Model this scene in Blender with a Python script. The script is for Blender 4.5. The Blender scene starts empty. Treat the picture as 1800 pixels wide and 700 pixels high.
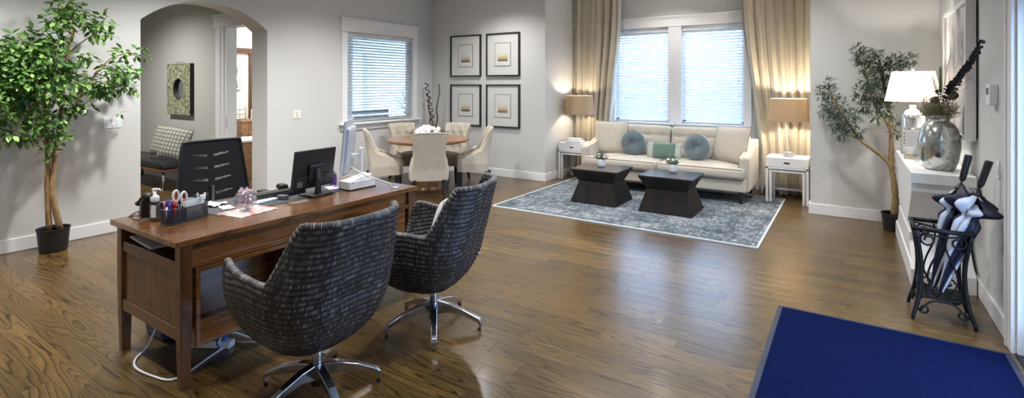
import bpy, math, random
from mathutils import Vector, Matrix, Euler, noise

random.seed(7)
SC = bpy.context.scene
COL = SC.collection
PI = math.pi
R = math.radians

# ------------------------------------------------------------------ camera
H = 1.58                      # eye height
FPX, CX, HY = 904.0, 900.0, 148.0      # focal length, centre and horizon in the 1800x700 frame
TH = math.atan((1495 - 900) / FPX)
cam = bpy.data.cameras.new('camera')
cam.sensor_width = 36.0
cam.lens = 36.0 * FPX / 1800
cam.shift_y = -(350 - HY) / 1800
cam.clip_start = 0.05
camo = bpy.data.objects.new('camera', cam)
COL.objects.link(camo)
camo.location = (0, 0, H)
camo.rotation_euler = (PI / 2, 0, TH)
SC.camera = camo

# ------------------------------------------------------------------ view, sky
SC.view_settings.view_transform = 'Standard'
SC.view_settings.look = 'None'
SC.view_settings.gamma = 1.0
SC.view_settings.use_curve_mapping = False
SC.view_settings.exposure = 1.55
SKY_STRENGTH = 4.2
world = bpy.data.worlds.new('sky')
SC.world = world
world.use_nodes = True
bg = world.node_tree.nodes['Background']
bg.inputs['Color'].default_value = (0.43, 0.63, 1.0, 1)
bg.inputs['Strength'].default_value = SKY_STRENGTH

# room planes
XL, XR, YP, XA, XB, YW, CEIL, YN = -6.58, 0.81, 7.25, -4.13, -0.41, 8.45, 3.2, -1.6

def portal(name, loc, rot, sx, sy):
    l = bpy.data.lights.new(name, 'AREA')
    l.shape = 'RECTANGLE'; l.size = sx; l.size_y = sy
    l.cycles.is_portal = True
    o = bpy.data.objects.new(name, l); COL.objects.link(o)
    o.location = loc; o.rotation_euler = rot
portal('daylight_portal', (-2.39, YW + .16, 1.73), (R(-90), 0, 0), 2.3, 1.75)
portal('daylight_portal', (XL - .16, 6.02, 1.69), (R(90), 0, R(-90)), 1.55, 1.5)
portal('daylight_portal', (XR + .2, 3.2, 1.1), (R(90), 0, R(90)), 2.0, 2.3)

def spot(name, loc, energy, size=120, blend=.7, col=(1, .985, .965), rad=.07):
    l = bpy.data.lights.new(name, 'SPOT')
    l.energy = energy; l.spot_size = R(size); l.spot_blend = blend; l.color = col
    l.shadow_soft_size = rad
    o = bpy.data.objects.new(name, l); COL.objects.link(o)
    o.location = loc
    return o
def bulb(name, loc, energy, col=(1, .86, .68), rad=.04):
    l = bpy.data.lights.new(name, 'POINT')
    l.energy = energy; l.color = col; l.shadow_soft_size = rad
    o = bpy.data.objects.new(name, l); COL.objects.link(o)
    o.location = loc
    return o
# recessed downlights of the room (their trims are built with the ceiling)
DOWN = [(-5.3, .7), (-5.3, 2.6), (-5.2, 4.6), (-4.75, 6.35), (-3.2, .7), (-3.2, 3.4), (-2.4, 5.6), (-1.0, .7), (-1.0, 3.4), (-.6, 6.0), (-2.4, 7.7)]
DOWN_W = [125, 130, 95, 60, 40, 60, 66, 40, 60, 60, 24]
for (x, y), w in zip(DOWN, DOWN_W):
    spot('downlight', (x, y, CEIL - .03), w, 140, .9)
spot('hall_downlight', (-8.9, 2.6, CEIL - .03), 120, 150, .9)
spot('office_downlight', (-8.4, 5.2, CEIL - .03), 105, 160, .9, (1, .97, .93))

# ------------------------------------------------------------------ pixel helpers
_F = Vector((-math.sin(TH), math.cos(TH), 0)); _R = Vector((math.cos(TH), math.sin(TH), 0)); _C = Vector((0, 0, H))
def _ray(px, py):
    d = _F + _R * ((px - CX) / FPX); d.z = -(py - HY) / FPX
    return d
def on_z(px, py, z=0.0):
    d = _ray(px, py); return _C + d * ((z - H) / d.z)
def on_x(px, py, x):
    d = _ray(px, py); return _C + d * (x / d.x)
def on_y(px, py, y):
    d = _ray(px, py); return _C + d * (y / d.y)
def to_px(p):
    zc = p[0] * _F.x + p[1] * _F.y; xc = p[0] * _R.x + p[1] * _R.y
    if zc < .05: return None
    return CX + FPX * xc / zc, HY + FPX * (H - p[2]) / zc

# ------------------------------------------------------------------ materials
MATS = {}
def _new(name):
    m = bpy.data.materials.new(name); m.use_nodes = True
    MATS[name] = m
    return m, m.node_tree.nodes, m.node_tree.links, m.node_tree.nodes['Principled BSDF']
def ramp(nodes, stops):
    r = nodes.new('ShaderNodeValToRGB')
    e = r.color_ramp.elements
    while len(e) < len(stops): e.new(.5)
    for k, (p, c) in enumerate(stops):
        e[k].position = p; e[k].color = (c[0], c[1], c[2], 1)
    return r
def mapped(nodes, links, scale, coord='Object', rot=(0, 0, 0)):
    t = nodes.new('ShaderNodeTexCoord'); mp = nodes.new('ShaderNodeMapping')
    mp.inputs['Scale'].default_value = scale; mp.inputs['Rotation'].default_value = rot
    if coord == 'World':
        g = nodes.new('ShaderNodeNewGeometry'); links.new(g.outputs['Position'], mp.inputs['Vector'])
    else:
        links.new(t.outputs[coord], mp.inputs['Vector'])
    return mp
def mat(name, col, rough=.5, metal=0.0, var=None, bump=None, scale=(1, 1, 1), coord='Object', spec=.5, emit=None, sheen=0, coat=0, subsurf=0, col2=None, alpha=None, trans=0):
    """plain principled surface; var=(noise scale, amount) mottles the colour, bump=(noise scale, strength)"""
    m, n, l, b = _new(name)
    b.inputs['Base Color'].default_value = (*col, 1)
    b.inputs['Roughness'].default_value = rough
    b.inputs['Metallic'].default_value = metal
    b.inputs['Specular IOR Level'].default_value = spec
    if sheen: b.inputs['Sheen Weight'].default_value = sheen
    if coat:
        b.inputs['Coat Weight'].default_value = coat; b.inputs['Coat Roughness'].default_value = .12
    if trans: b.inputs['Transmission Weight'].default_value = trans
    if emit:
        b.inputs['Emission Color'].default_value = (*emit[0], 1); b.inputs['Emission Strength'].default_value = emit[1]
    if var or bump:
        mp = mapped(n, l, scale, coord)
    if var:
        t = n.new('ShaderNodeTexNoise'); t.inputs['Scale'].default_value = var[0]; t.inputs['Detail'].default_value = 5
        l.new(mp.outputs[0], t.inputs['Vector'])
        c2 = col2 or tuple(max(0, c * (1 - var[1])) for c in col)
        c1 = col if col2 else tuple(min(1, c * (1 + var[1] * .6)) for c in col)
        r = ramp(n, [(.32, c2), (.68, c1)])
        l.new(t.outputs['Fac'], r.inputs[0]); l.new(r.outputs[0], b.inputs['Base Color'])
    if bump:
        t = n.new('ShaderNodeTexNoise'); t.inputs['Scale'].default_value = bump[0]; t.inputs['Detail'].default_value = 4
        l.new(mp.outputs[0], t.inputs['Vector'])
        bp = n.new('ShaderNodeBump'); bp.inputs['Strength'].default_value = bump[1]; bp.inputs['Distance'].default_value = .01
        l.new(t.outputs['Fac'], bp.inputs['Height']); l.new(bp.outputs[0], b.inputs['Normal'])
    return m
def wood(name, dark, mid, light, scale=(2, 14, 14), rough=.3, rings=9.0, coat=.2, attr=False, coord='Object', bump=.15):
    """contour rings of a stretched noise give cathedral grain; fine streaks on top"""
    m, n, l, b = _new(name)
    b.inputs['Roughness'].default_value = rough
    b.inputs['Coat Weight'].default_value = coat; b.inputs['Coat Roughness'].default_value = .16
    mp = mapped(n, l, scale, coord)
    vec = mp.outputs[0]
    if attr:
        a = n.new('ShaderNodeAttribute'); a.attribute_name = 'rnd'
        ad = n.new('ShaderNodeVectorMath'); ad.operation = 'MULTIPLY_ADD'
        ad.inputs[1].default_value = (37, 53, 11)
        l.new(a.outputs['Color'], ad.inputs[0]); l.new(vec, ad.inputs[2]); vec = ad.outputs[0]
    t = n.new('ShaderNodeTexNoise'); t.inputs['Scale'].default_value = .55; t.inputs['Detail'].default_value = 1.5
    t.inputs['Roughness'].default_value = .4
    l.new(vec, t.inputs['Vector'])
    mu = n.new('ShaderNodeMath'); mu.operation = 'MULTIPLY'; mu.inputs[1].default_value = rings
    l.new(t.outputs['Fac'], mu.inputs[0])
    fr = n.new('ShaderNodeMath'); fr.operation = 'FRACT'; l.new(mu.outputs[0], fr.inputs[0])
    fine = n.new('ShaderNodeTexNoise'); fine.inputs['Scale'].default_value = 6; fine.inputs['Detail'].default_value = 5
    st = n.new('ShaderNodeVectorMath'); st.operation = 'MULTIPLY'; st.inputs[1].default_value = (.5, 2.2, 2.2)
    l.new(vec, st.inputs[0]); l.new(st.outputs[0], fine.inputs['Vector'])
    r1 = ramp(n, [(0.0, dark), (.04, dark), (.17, mid), (.8, light), (1.0, mid)])
    l.new(fr.outputs[0], r1.inputs[0])
    r2 = ramp(n, [(.35, (.62, .62, .62)), (.62, (1, 1, 1))])
    l.new(fine.outputs['Fac'], r2.inputs[0])
    mx = n.new('ShaderNodeMix'); mx.data_type = 'RGBA'; mx.blend_type = 'MULTIPLY'; mx.inputs['Factor'].default_value = .75
    l.new(r1.outputs[0], mx.inputs['A']); l.new(r2.outputs[0], mx.inputs['B'])
    out = mx.outputs['Result']
    if attr:      # open oak pores: short dark dashes along the plank
        po = n.new('ShaderNodeTexNoise'); po.inputs['Scale'].default_value = 9; po.inputs['Detail'].default_value = 2
        pv = n.new('ShaderNodeVectorMath'); pv.operation = 'MULTIPLY'; pv.inputs[1].default_value = (1.1, 3.2, 1)
        l.new(vec, pv.inputs[0]); l.new(pv.outputs[0], po.inputs['Vector'])
        pr = ramp(n, [(.34, (.42, .38, .34)), (.44, (1, 1, 1))]); l.new(po.outputs['Fac'], pr.inputs[0])
        m2 = n.new('ShaderNodeMix'); m2.data_type = 'RGBA'; m2.blend_type = 'MULTIPLY'; m2.inputs['Factor'].default_value = .8
        l.new(out, m2.inputs['A']); l.new(pr.outputs[0], m2.inputs['B']); out = m2.outputs['Result']
    if attr:
        hs = n.new('ShaderNodeHueSaturation')
        mr = n.new('ShaderNodeMapRange'); mr.inputs['To Min'].default_value = .72; mr.inputs['To Max'].default_value = 1.25
        l.new(a.outputs['Fac'], mr.inputs['Value']); l.new(mr.outputs[0], hs.inputs['Value'])
        l.new(out, hs.inputs['Color']); out = hs.outputs[0]
    l.new(out, b.inputs['Base Color'])
    bp = n.new('ShaderNodeBump'); bp.inputs['Strength'].default_value = bump; bp.inputs['Distance'].default_value = .002
    l.new(r2.outputs[0], bp.inputs['Height']); l.new(bp.outputs[0], b.inputs['Normal'])
    return m
def cloth(name, col, rough=.85, weave=900, bump=.25, var=.12, sheen=.2, transl=0):
    m = mat(name, col, rough, var=(14, var), bump=(weave, bump), sheen=sheen, spec=.2)
    if transl:
        n, l = m.node_tree.nodes, m.node_tree.links
        t = n.new('ShaderNodeBsdfTranslucent'); t.inputs['Color'].default_value = (*col, 1)
        mx = n.new('ShaderNodeMixShader'); mx.inputs[0].default_value = transl
        l.new(n['Principled BSDF'].outputs[0], mx.inputs[1]); l.new(t.outputs[0], mx.inputs[2])
        l.new(mx.outputs[0], n['Material Output'].inputs['Surface'])
    return m
def clear(name, tint=(1, 1, 1), gloss=.08, rough=.02):
    """thin pane: straight-through light plus a little mirror"""
    m, n, l, b = _new(name)
    t = n.new('ShaderNodeBsdfTransparent'); t.inputs['Color'].default_value = (*tint, 1)
    g = n.new('ShaderNodeBsdfGlossy'); g.inputs['Roughness'].default_value = rough
    mx = n.new('ShaderNodeMixShader'); mx.inputs[0].default_value = gloss
    l.new(t.outputs[0], mx.inputs[1]); l.new(g.outputs[0], mx.inputs[2])
    l.new(mx.outputs[0], n['Material Output'].inputs['Surface'])
    return m

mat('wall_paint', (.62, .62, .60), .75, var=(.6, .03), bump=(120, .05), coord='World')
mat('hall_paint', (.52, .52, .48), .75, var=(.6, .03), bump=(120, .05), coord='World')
mat('office_paint', (.80, .79, .74), .75)
mat('ceiling_paint', (.80, .79, .77), .85)
mat('trim_white', (.82, .82, .82), .38, var=(3, .02))
mat('furniture_white', (.80, .80, .80), .32)
wood('oak_floor', (.030, .015, .004), (.104, .058, .016), (.158, .094, .028), scale=(1.3, 13, 1), rough=.29, rings=19, coat=.25, attr=True, coord='World', bump=.2)
mat('floor_gap', (.02, .013, .008), .8)
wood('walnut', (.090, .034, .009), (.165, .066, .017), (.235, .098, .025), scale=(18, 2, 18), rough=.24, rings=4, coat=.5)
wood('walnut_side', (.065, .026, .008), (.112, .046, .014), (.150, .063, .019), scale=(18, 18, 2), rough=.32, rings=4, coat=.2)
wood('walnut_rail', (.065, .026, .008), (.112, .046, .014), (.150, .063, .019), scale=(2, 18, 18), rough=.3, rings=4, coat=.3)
wood('table_wood', (.13, .055, .025), (.25, .115, .05), (.31, .15, .07), scale=(3, 12, 12), rough=.3, rings=4, coat=.3)
wood('cabinet_wood', (.15, .07, .03), (.30, .15, .06), (.38, .20, .09), scale=(3, 12, 12), rough=.4, rings=4)
mat('brown_frame', (.10, .045, .025), .45, var=(8, .2))
mat('black_plastic', (.012, .012, .013), .38)
mat('black_matte', (.008, .008, .008), .6)
mat('grey_plastic', (.10, .10, .11), .5)
mat('chrome', (.50, .53, .60), .22, 1.0)
mat('steel', (.55, .55, .57), .3, 1.0)
mat('white_plastic', (.80, .80, .82), .35)
mat('silver_plastic', (.55, .57, .60), .35, .3)
mat('paper', (.85, .85, .86), .8)
mat('ink', (.12, .12, .14), .8)
mat('orange_plastic', (.75, .16, .03), .4)
mat('red_plastic', (.55, .03, .03), .35)
mat('pink_plastic', (.70, .22, .38), .4)
mat('purple_plastic', (.16, .07, .42), .35)
mat('blue_plastic', (.05, .12, .45), .35)
mat('bin_blue', (.03, .05, .11), .5)
mat('blotter', (.035, .04, .045), .65, bump=(300, .1))
mat('cable_white', (.75, .75, .76), .45)
cloth('sofa_cloth', (.57, .52, .435), weave=700, bump=.15, var=.05)
mat('piping_brown', (.20, .135, .085), .8)
cloth('linen', (.50, .45, .37), weave=800, bump=.3, var=.08)
mat('linen_piping', (.30, .25, .18), .8)
mat('linen_button', (.42, .37, .30), .8)
mat('ebony', (.010, .009, .010), .3, coat=.2)
cloth('velvet_blue', (.125, .17, .185), weave=300, bump=.1, var=.12, sheen=.9)
cloth('velvet_green', (.13, .20, .16), weave=300, bump=.1, var=.08, sheen=.6)
cloth('pale_green_cloth', (.42, .46, .41), weave=500, bump=.15)
cloth('drape', (.70, .64, .52), weave=600, bump=.2, var=.05, transl=.25)
cloth('drape_lining', (.75, .74, .70), weave=600, bump=.1, var=.03, transl=.3)
mat('blackened_wood', (.016, .010, .007), .5, var=(7, .8), bump=(30, .25), col2=(.0035, .0035, .005), scale=(1, 1, .3), spec=.3)
mat('ceramic_white', (.82, .82, .82), .3)
mat('pot_black', (.010, .010, .010), .45)
mat('soil', (.03, .02, .012), .95, bump=(60, .8))
mat('bark', (.32, .20, .09), .8, var=(30, .35), bump=(40, .5), scale=(1, 1, .4))
mat('olive_bark', (.25, .175, .085), .85, var=(22, .4), bump=(30, .7), scale=(1, 1, .5))
mat('clear_mesh', (.02, .02, .025), .5)
mat('leather_black', (.012, .013, .016), .35, bump=(150, .15))
mat('bench_wood', (.22, .09, .03), .35, var=(10, .25))
mat('cast_iron', (.005, .005, .007), .5, 0, bump=(120, .2), spec=.3)
mat('navy_nylon', (.006, .008, .030), .55, var=(20, .2), bump=(60, .15))
mat('white_nylon', (.62, .63, .68), .55, var=(20, .06), bump=(60, .15))
mat('stone_grey', (.42, .43, .45), .7, var=(18, .25), bump=(50, .3))
mat('twig', (.10, .06, .035), .8)
mat('faint_ink', (.50, .50, .54), .8)
mat('dry_grass', (.24, .22, .12), .85, var=(10, .3))
mat('dry_pod', (.20, .15, .07), .9, var=(40, .5), bump=(60, .8))
mat('cattail', (.18, .22, .07), .9, bump=(200, .3))
mat('eucalyptus', (.025, .030, .040), .7, var=(10, .3))
mat('pebble', (.80, .79, .76), .6, bump=(60, .4))
mat('flower_pink', (.72, .42, .50), .6, var=(20, .15))
mat('flower_white', (.80, .78, .74), .6)
mat('sprig_green', (.07, .15, .05), .6, var=(20, .3))
mat('mirror', (.75, .78, .80), .04, 1.0)
mat('candy', (.65, .35, .42), .35, var=(60, .6), col2=(.80, .76, .78))
clear('window_glass', (.97, .985, .98), .05)
clear('bowl_glass', (.93, .95, .96), .16, .03)
clear('acrylic', (.93, .95, .95), .14, .05)
clear('mesh_screen', (.35, .35, .36), .12, .5)
# ------------------------------------------------------------------ special materials
def _leafmat(name, c1, c2, rough=.38):
    m, n, l, b = _new(name)
    a = n.new('ShaderNodeAttribute'); a.attribute_name = 'rnd'
    oi = n.new('ShaderNodeObjectInfo')
    ad = n.new('ShaderNodeMath'); ad.operation = 'ADD'; l.new(a.outputs['Fac'], ad.inputs[0]); l.new(oi.outputs['Random'], ad.inputs[1])
    fr = n.new('ShaderNodeMath'); fr.operation = 'FRACT'; l.new(ad.outputs[0], fr.inputs[0])
    r = ramp(n, [(0, c1), (.6, tuple((x + y) / 2 for x, y in zip(c1, c2))), (1, c2)])
    l.new(fr.outputs[0], r.inputs[0]); l.new(r.outputs[0], b.inputs['Base Color'])
    b.inputs['Roughness'].default_value = rough
    t = n.new('ShaderNodeBsdfTranslucent'); l.new(r.outputs[0], t.inputs['Color'])
    mx = n.new('ShaderNodeMixShader'); mx.inputs[0].default_value = .25
    l.new(b.outputs[0], mx.inputs[1]); l.new(t.outputs[0], mx.inputs[2])
    l.new(mx.outputs[0], n['Material Output'].inputs['Surface'])
_leafmat('ficus_leaf', (.026, .095, .022), (.27, .46, .11))
_leafmat('olive_leaf', (.035, .065, .045), (.15, .20, .13), .5)
_leafmat('yucca_leaf', (.10, .25, .06), (.30, .50, .14))
_leafmat('hedge_leaf', (.25, .33, .27), (.50, .58, .50))

def _shade(name, col, tr):
    m, n, l, b = _new(name)
    b.inputs['Base Color'].default_value = (*col, 1); b.inputs['Roughness'].default_value = .9
    t = n.new('ShaderNodeBsdfTranslucent'); t.inputs['Color'].default_value = (*col, 1)
    mx = n.new('ShaderNodeMixShader'); mx.inputs[0].default_value = tr
    l.new(b.outputs[0], mx.inputs[1]); l.new(t.outputs[0], mx.inputs[2])
    l.new(mx.outputs[0], n['Material Output'].inputs['Surface'])
_shade('shade_taupe', (.44, .35, .24), .22)
_shade('shade_white', (.88, .84, .78), .55)
_shade('slat_white', (.84, .85, .84), .22)

def _rug():
    m, n, l, b = _new('rug_pile')
    b.inputs['Roughness'].default_value = .95; b.inputs['Specular IOR Level'].default_value = .1
    mp = mapped(n, l, (1, 1, 1), 'World')
    def nz(scale, vecscale, detail=6):
        v = n.new('ShaderNodeVectorMath'); v.operation = 'MULTIPLY'; v.inputs[1].default_value = vecscale
        l.new(mp.outputs[0], v.inputs[0])
        t = n.new('ShaderNodeTexNoise'); t.inputs['Scale'].default_value = scale; t.inputs['Detail'].default_value = detail
        t.inputs['Roughness'].default_value = .7
        l.new(v.outputs[0], t.inputs['Vector']); return t.outputs['Fac']
    a = nz(9, (1, 2.6, 1)); c = nz(9, (2.8, .8, 1)); d = nz(2.2, (1, 1, 1), 3); e = nz(60, (1, 1, 1), 2)
    def mix(x, y, f):
        q = n.new('ShaderNodeMix'); q.data_type = 'FLOAT'; q.inputs['Factor'].default_value = f
        l.new(x, q.inputs['A']); l.new(y, q.inputs['B']); return q.outputs['Result']
    f = mix(mix(mix(a, c, .5), d, .30), e, .25)
    r = ramp(n, [(.38, (.030, .042, .052)), (.46, (.085, .108, .125)), (.52, (.21, .24, .265)), (.61, (.48, .495, .515))])
    l.new(f, r.inputs[0])
    # medallion tracery: thin dark lines of a voronoi cell pattern
    vo = n.new('ShaderNodeTexVoronoi'); vo.feature = 'DISTANCE_TO_EDGE'; vo.inputs['Scale'].default_value = 5.0
    l.new(mp.outputs[0], vo.inputs['Vector'])
    rv = ramp(n, [(0, (.45, .45, .48)), (.10, (1, 1, 1))]); l.new(vo.outputs['Distance'], rv.inputs[0])
    mx = n.new('ShaderNodeMix'); mx.data_type = 'RGBA'; mx.blend_type = 'MULTIPLY'; mx.inputs['Factor'].default_value = .55
    l.new(r.outputs[0], mx.inputs['A']); l.new(rv.outputs[0], mx.inputs['B'])
    l.new(mx.outputs['Result'], b.inputs['Base Color'])
    bp = n.new('ShaderNodeBump'); bp.inputs['Strength'].default_value = .3; bp.inputs['Distance'].default_value = .004
    l.new(e, bp.inputs['Height']); l.new(bp.outputs[0], b.inputs['Normal'])
_rug()
mat('rug_edge', (.55, .57, .58), .9)
mat('rug_dark', (.075, .09, .10), .95)
mat('mat_pile', (.0032, .008, .050), .95, var=(160, .5), bump=(240, .9), coord='World', spec=.05)
mat('mat_rubber', (.022, .026, .045), .7)

def _wicker():
    m, n, l, b = _new('seagrass')
    b.inputs['Roughness'].default_value = .42; b.inputs['Specular IOR Level'].default_value = .6
    a = n.new('ShaderNodeAttribute'); a.attribute_name = 'rnd'
    r = ramp(n, [(0, (.003, .003, .005)), (.28, (.014, .014, .018)), (.55, (.085, .085, .09)), (1, (.40, .39, .38))])  # dark end paints shade in the weave gaps, light end the crest highlights
    l.new(a.outputs['Fac'], r.inputs[0]); l.new(r.outputs[0], b.inputs['Base Color'])
_wicker()

def _mercury():
    m, n, l, b = _new('mercury_glass')
    b.inputs['Metallic'].default_value = .92
    mp = mapped(n, l, (1, 1, 1))
    t = n.new('ShaderNodeTexNoise'); t.inputs['Scale'].default_value = 9; t.inputs['Detail'].default_value = 8; t.inputs['Roughness'].default_value = .75
    l.new(mp.outputs[0], t.inputs['Vector'])
    r = ramp(n, [(.40, (.50, .53, .50)), (.52, (.66, .68, .64)), (.64, (.30, .32, .26))]); l.new(t.outputs['Fac'], r.inputs[0])
    l.new(r.outputs[0], b.inputs['Base Color'])
    q = ramp(n, [(.42, (.06, .06, .06)), (.66, (.45, .45, .45))]); l.new(t.outputs['Fac'], q.inputs[0])
    l.new(q.outputs[0], b.inputs['Roughness'])
_mercury()
mat('silvered_glass', (.85, .87, .90), .08, .75)

def _vertical_art(name, stops, z0, z1, wob=.06, nscale=6):
    """flat print: colours banded by height (object z between z0 and z1), wobbling with noise"""
    m, n, l, b = _new(name)
    b.inputs['Roughness'].default_value = .6
    mp = mapped(n, l, (1, 1, 1))
    s = n.new('ShaderNodeSeparateXYZ'); l.new(mp.outputs[0], s.inputs[0])
    t = n.new('ShaderNodeTexNoise'); t.inputs['Scale'].default_value = nscale; t.inputs['Detail'].default_value = 5
    l.new(mp.outputs[0], t.inputs['Vector'])
    mr = n.new('ShaderNodeMapRange'); mr.inputs['From Min'].default_value = z0; mr.inputs['From Max'].default_value = z1
    l.new(s.outputs['Z'], mr.inputs['Value'])
    w = n.new('ShaderNodeMath'); w.operation = 'MULTIPLY_ADD'; w.inputs[1].default_value = wob * 2; l.new(t.outputs['Fac'], w.inputs[0])
    sb = n.new('ShaderNodeMath'); sb.operation = 'SUBTRACT'; sb.inputs[1].default_value = wob
    l.new(mr.outputs[0], w.inputs[2]); l.new(w.outputs[0], sb.inputs[0])
    r = ramp(n, stops); l.new(sb.outputs[0], r.inputs[0]); l.new(r.outputs[0], b.inputs['Base Color'])
_vertical_art('sepia_print', [(0, (.20, .13, .06)), (.10, (.10, .06, .03)), (.22, (.40, .28, .13)), (.5, (.62, .52, .34)), (.8, (.74, .70, .58))], -.115, .03, .10, 14)
_vertical_art('beach_photo', [(0, (.10, .10, .10)), (.3, (.35, .36, .36)), (.36, (.62, .63, .64)), (.6, (.70, .71, .72)), (.72, (.25, .26, .27)), (.86, (.08, .085, .09)), (1, (.3, .31, .32))], -.2, .2, .12, 9)

def _abstract():
    m, n, l, b = _new('abstract_print')
    b.inputs['Roughness'].default_value = .5
    mp = mapped(n, l, (1, 2.2, 2.2))
    t = n.new('ShaderNodeTexNoise'); t.inputs['Scale'].default_value = 1.1; t.inputs['Detail'].default_value = 7; t.inputs['Distortion'].default_value = 1.2
    l.new(mp.outputs[0], t.inputs['Vector'])
    r = ramp(n, [(.36, (.20, .18, .17)), (.46, (.42, .40, .38)), (.56, (.60, .57, .54)), (.7, (.66, .63, .60))])
    l.new(t.outputs['Fac'], r.inputs[0]); l.new(r.outputs[0], b.inputs['Base Color'])
_abstract()

def _dots(name, base, dot, line, scale):
    """woven grid of rounded blocks"""
    m, n, l, b = _new(name)
    b.inputs['Roughness'].default_value = .9
    mp = mapped(n, l, (scale, scale, scale))
    def axis(o):
        w = n.new('ShaderNodeMath'); w.operation = 'PINGPONG'; w.inputs[1].default_value = .5; l.new(o, w.inputs[0]); return w.outputs[0]
    s = n.new('ShaderNodeSeparateXYZ'); l.new(mp.outputs[0], s.inputs[0])
    mi = n.new('ShaderNodeMath'); mi.operation = 'MINIMUM'; l.new(axis(s.outputs['X']), mi.inputs[0]); l.new(axis(s.outputs['Z']), mi.inputs[1])
    r = ramp(n, [(.04, line), (.16, base), (.30, dot)]); l.new(mi.outputs[0], r.inputs[0]); l.new(r.outputs[0], b.inputs['Base Color'])
_dots('check_cloth', (.36, .35, .29), (.50, .49, .42), (.13, .13, .11), 17)

def _flecks(name, scale, stops, rough=.5, vs=(1, 1, 1), bump=.4):
    m, n, l, b = _new(name)
    b.inputs['Roughness'].default_value = rough
    mp = mapped(n, l, vs)
    v = n.new('ShaderNodeTexVoronoi'); v.inputs['Scale'].default_value = scale; l.new(mp.outputs[0], v.inputs['Vector'])
    s = n.new('ShaderNodeSeparateColor'); l.new(v.outputs['Color'], s.inputs[0])
    r = ramp(n, stops); l.new(s.outputs[0], r.inputs[0]); l.new(r.outputs[0], b.inputs['Base Color'])
    bp = n.new('ShaderNodeBump'); bp.inputs['Strength'].default_value = bump; bp.inputs['Distance'].default_value = .004
    l.new(s.outputs[1], bp.inputs['Height']); l.new(bp.outputs[0], b.inputs['Normal'])
_flecks('shell_mosaic', 42, [(0, (.09, .10, .05)), (.4, (.24, .25, .14)), (.8, (.38, .38, .24)), (1, (.55, .54, .40))], vs=(1, 1, .8))
_flecks('mousepad_print', 28, [(.0, (.80, .72, .70)), (.62, (.82, .74, .72)), (.66, (.60, .10, .06)), (.85, (.75, .30, .22))], vs=(.7, 1.6, 1), bump=0)
_flecks('fretwork', 60, [(0, (.25, .18, .10)), (.5, (.62, .55, .42)), (1, (.75, .68, .55))])
_flecks('family_photo', 45, [(0, (.10, .08, .10)), (.4, (.55, .25, .25)), (.75, (.75, .55, .5)), (1, (.9, .85, .85))], bump=0)

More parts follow.
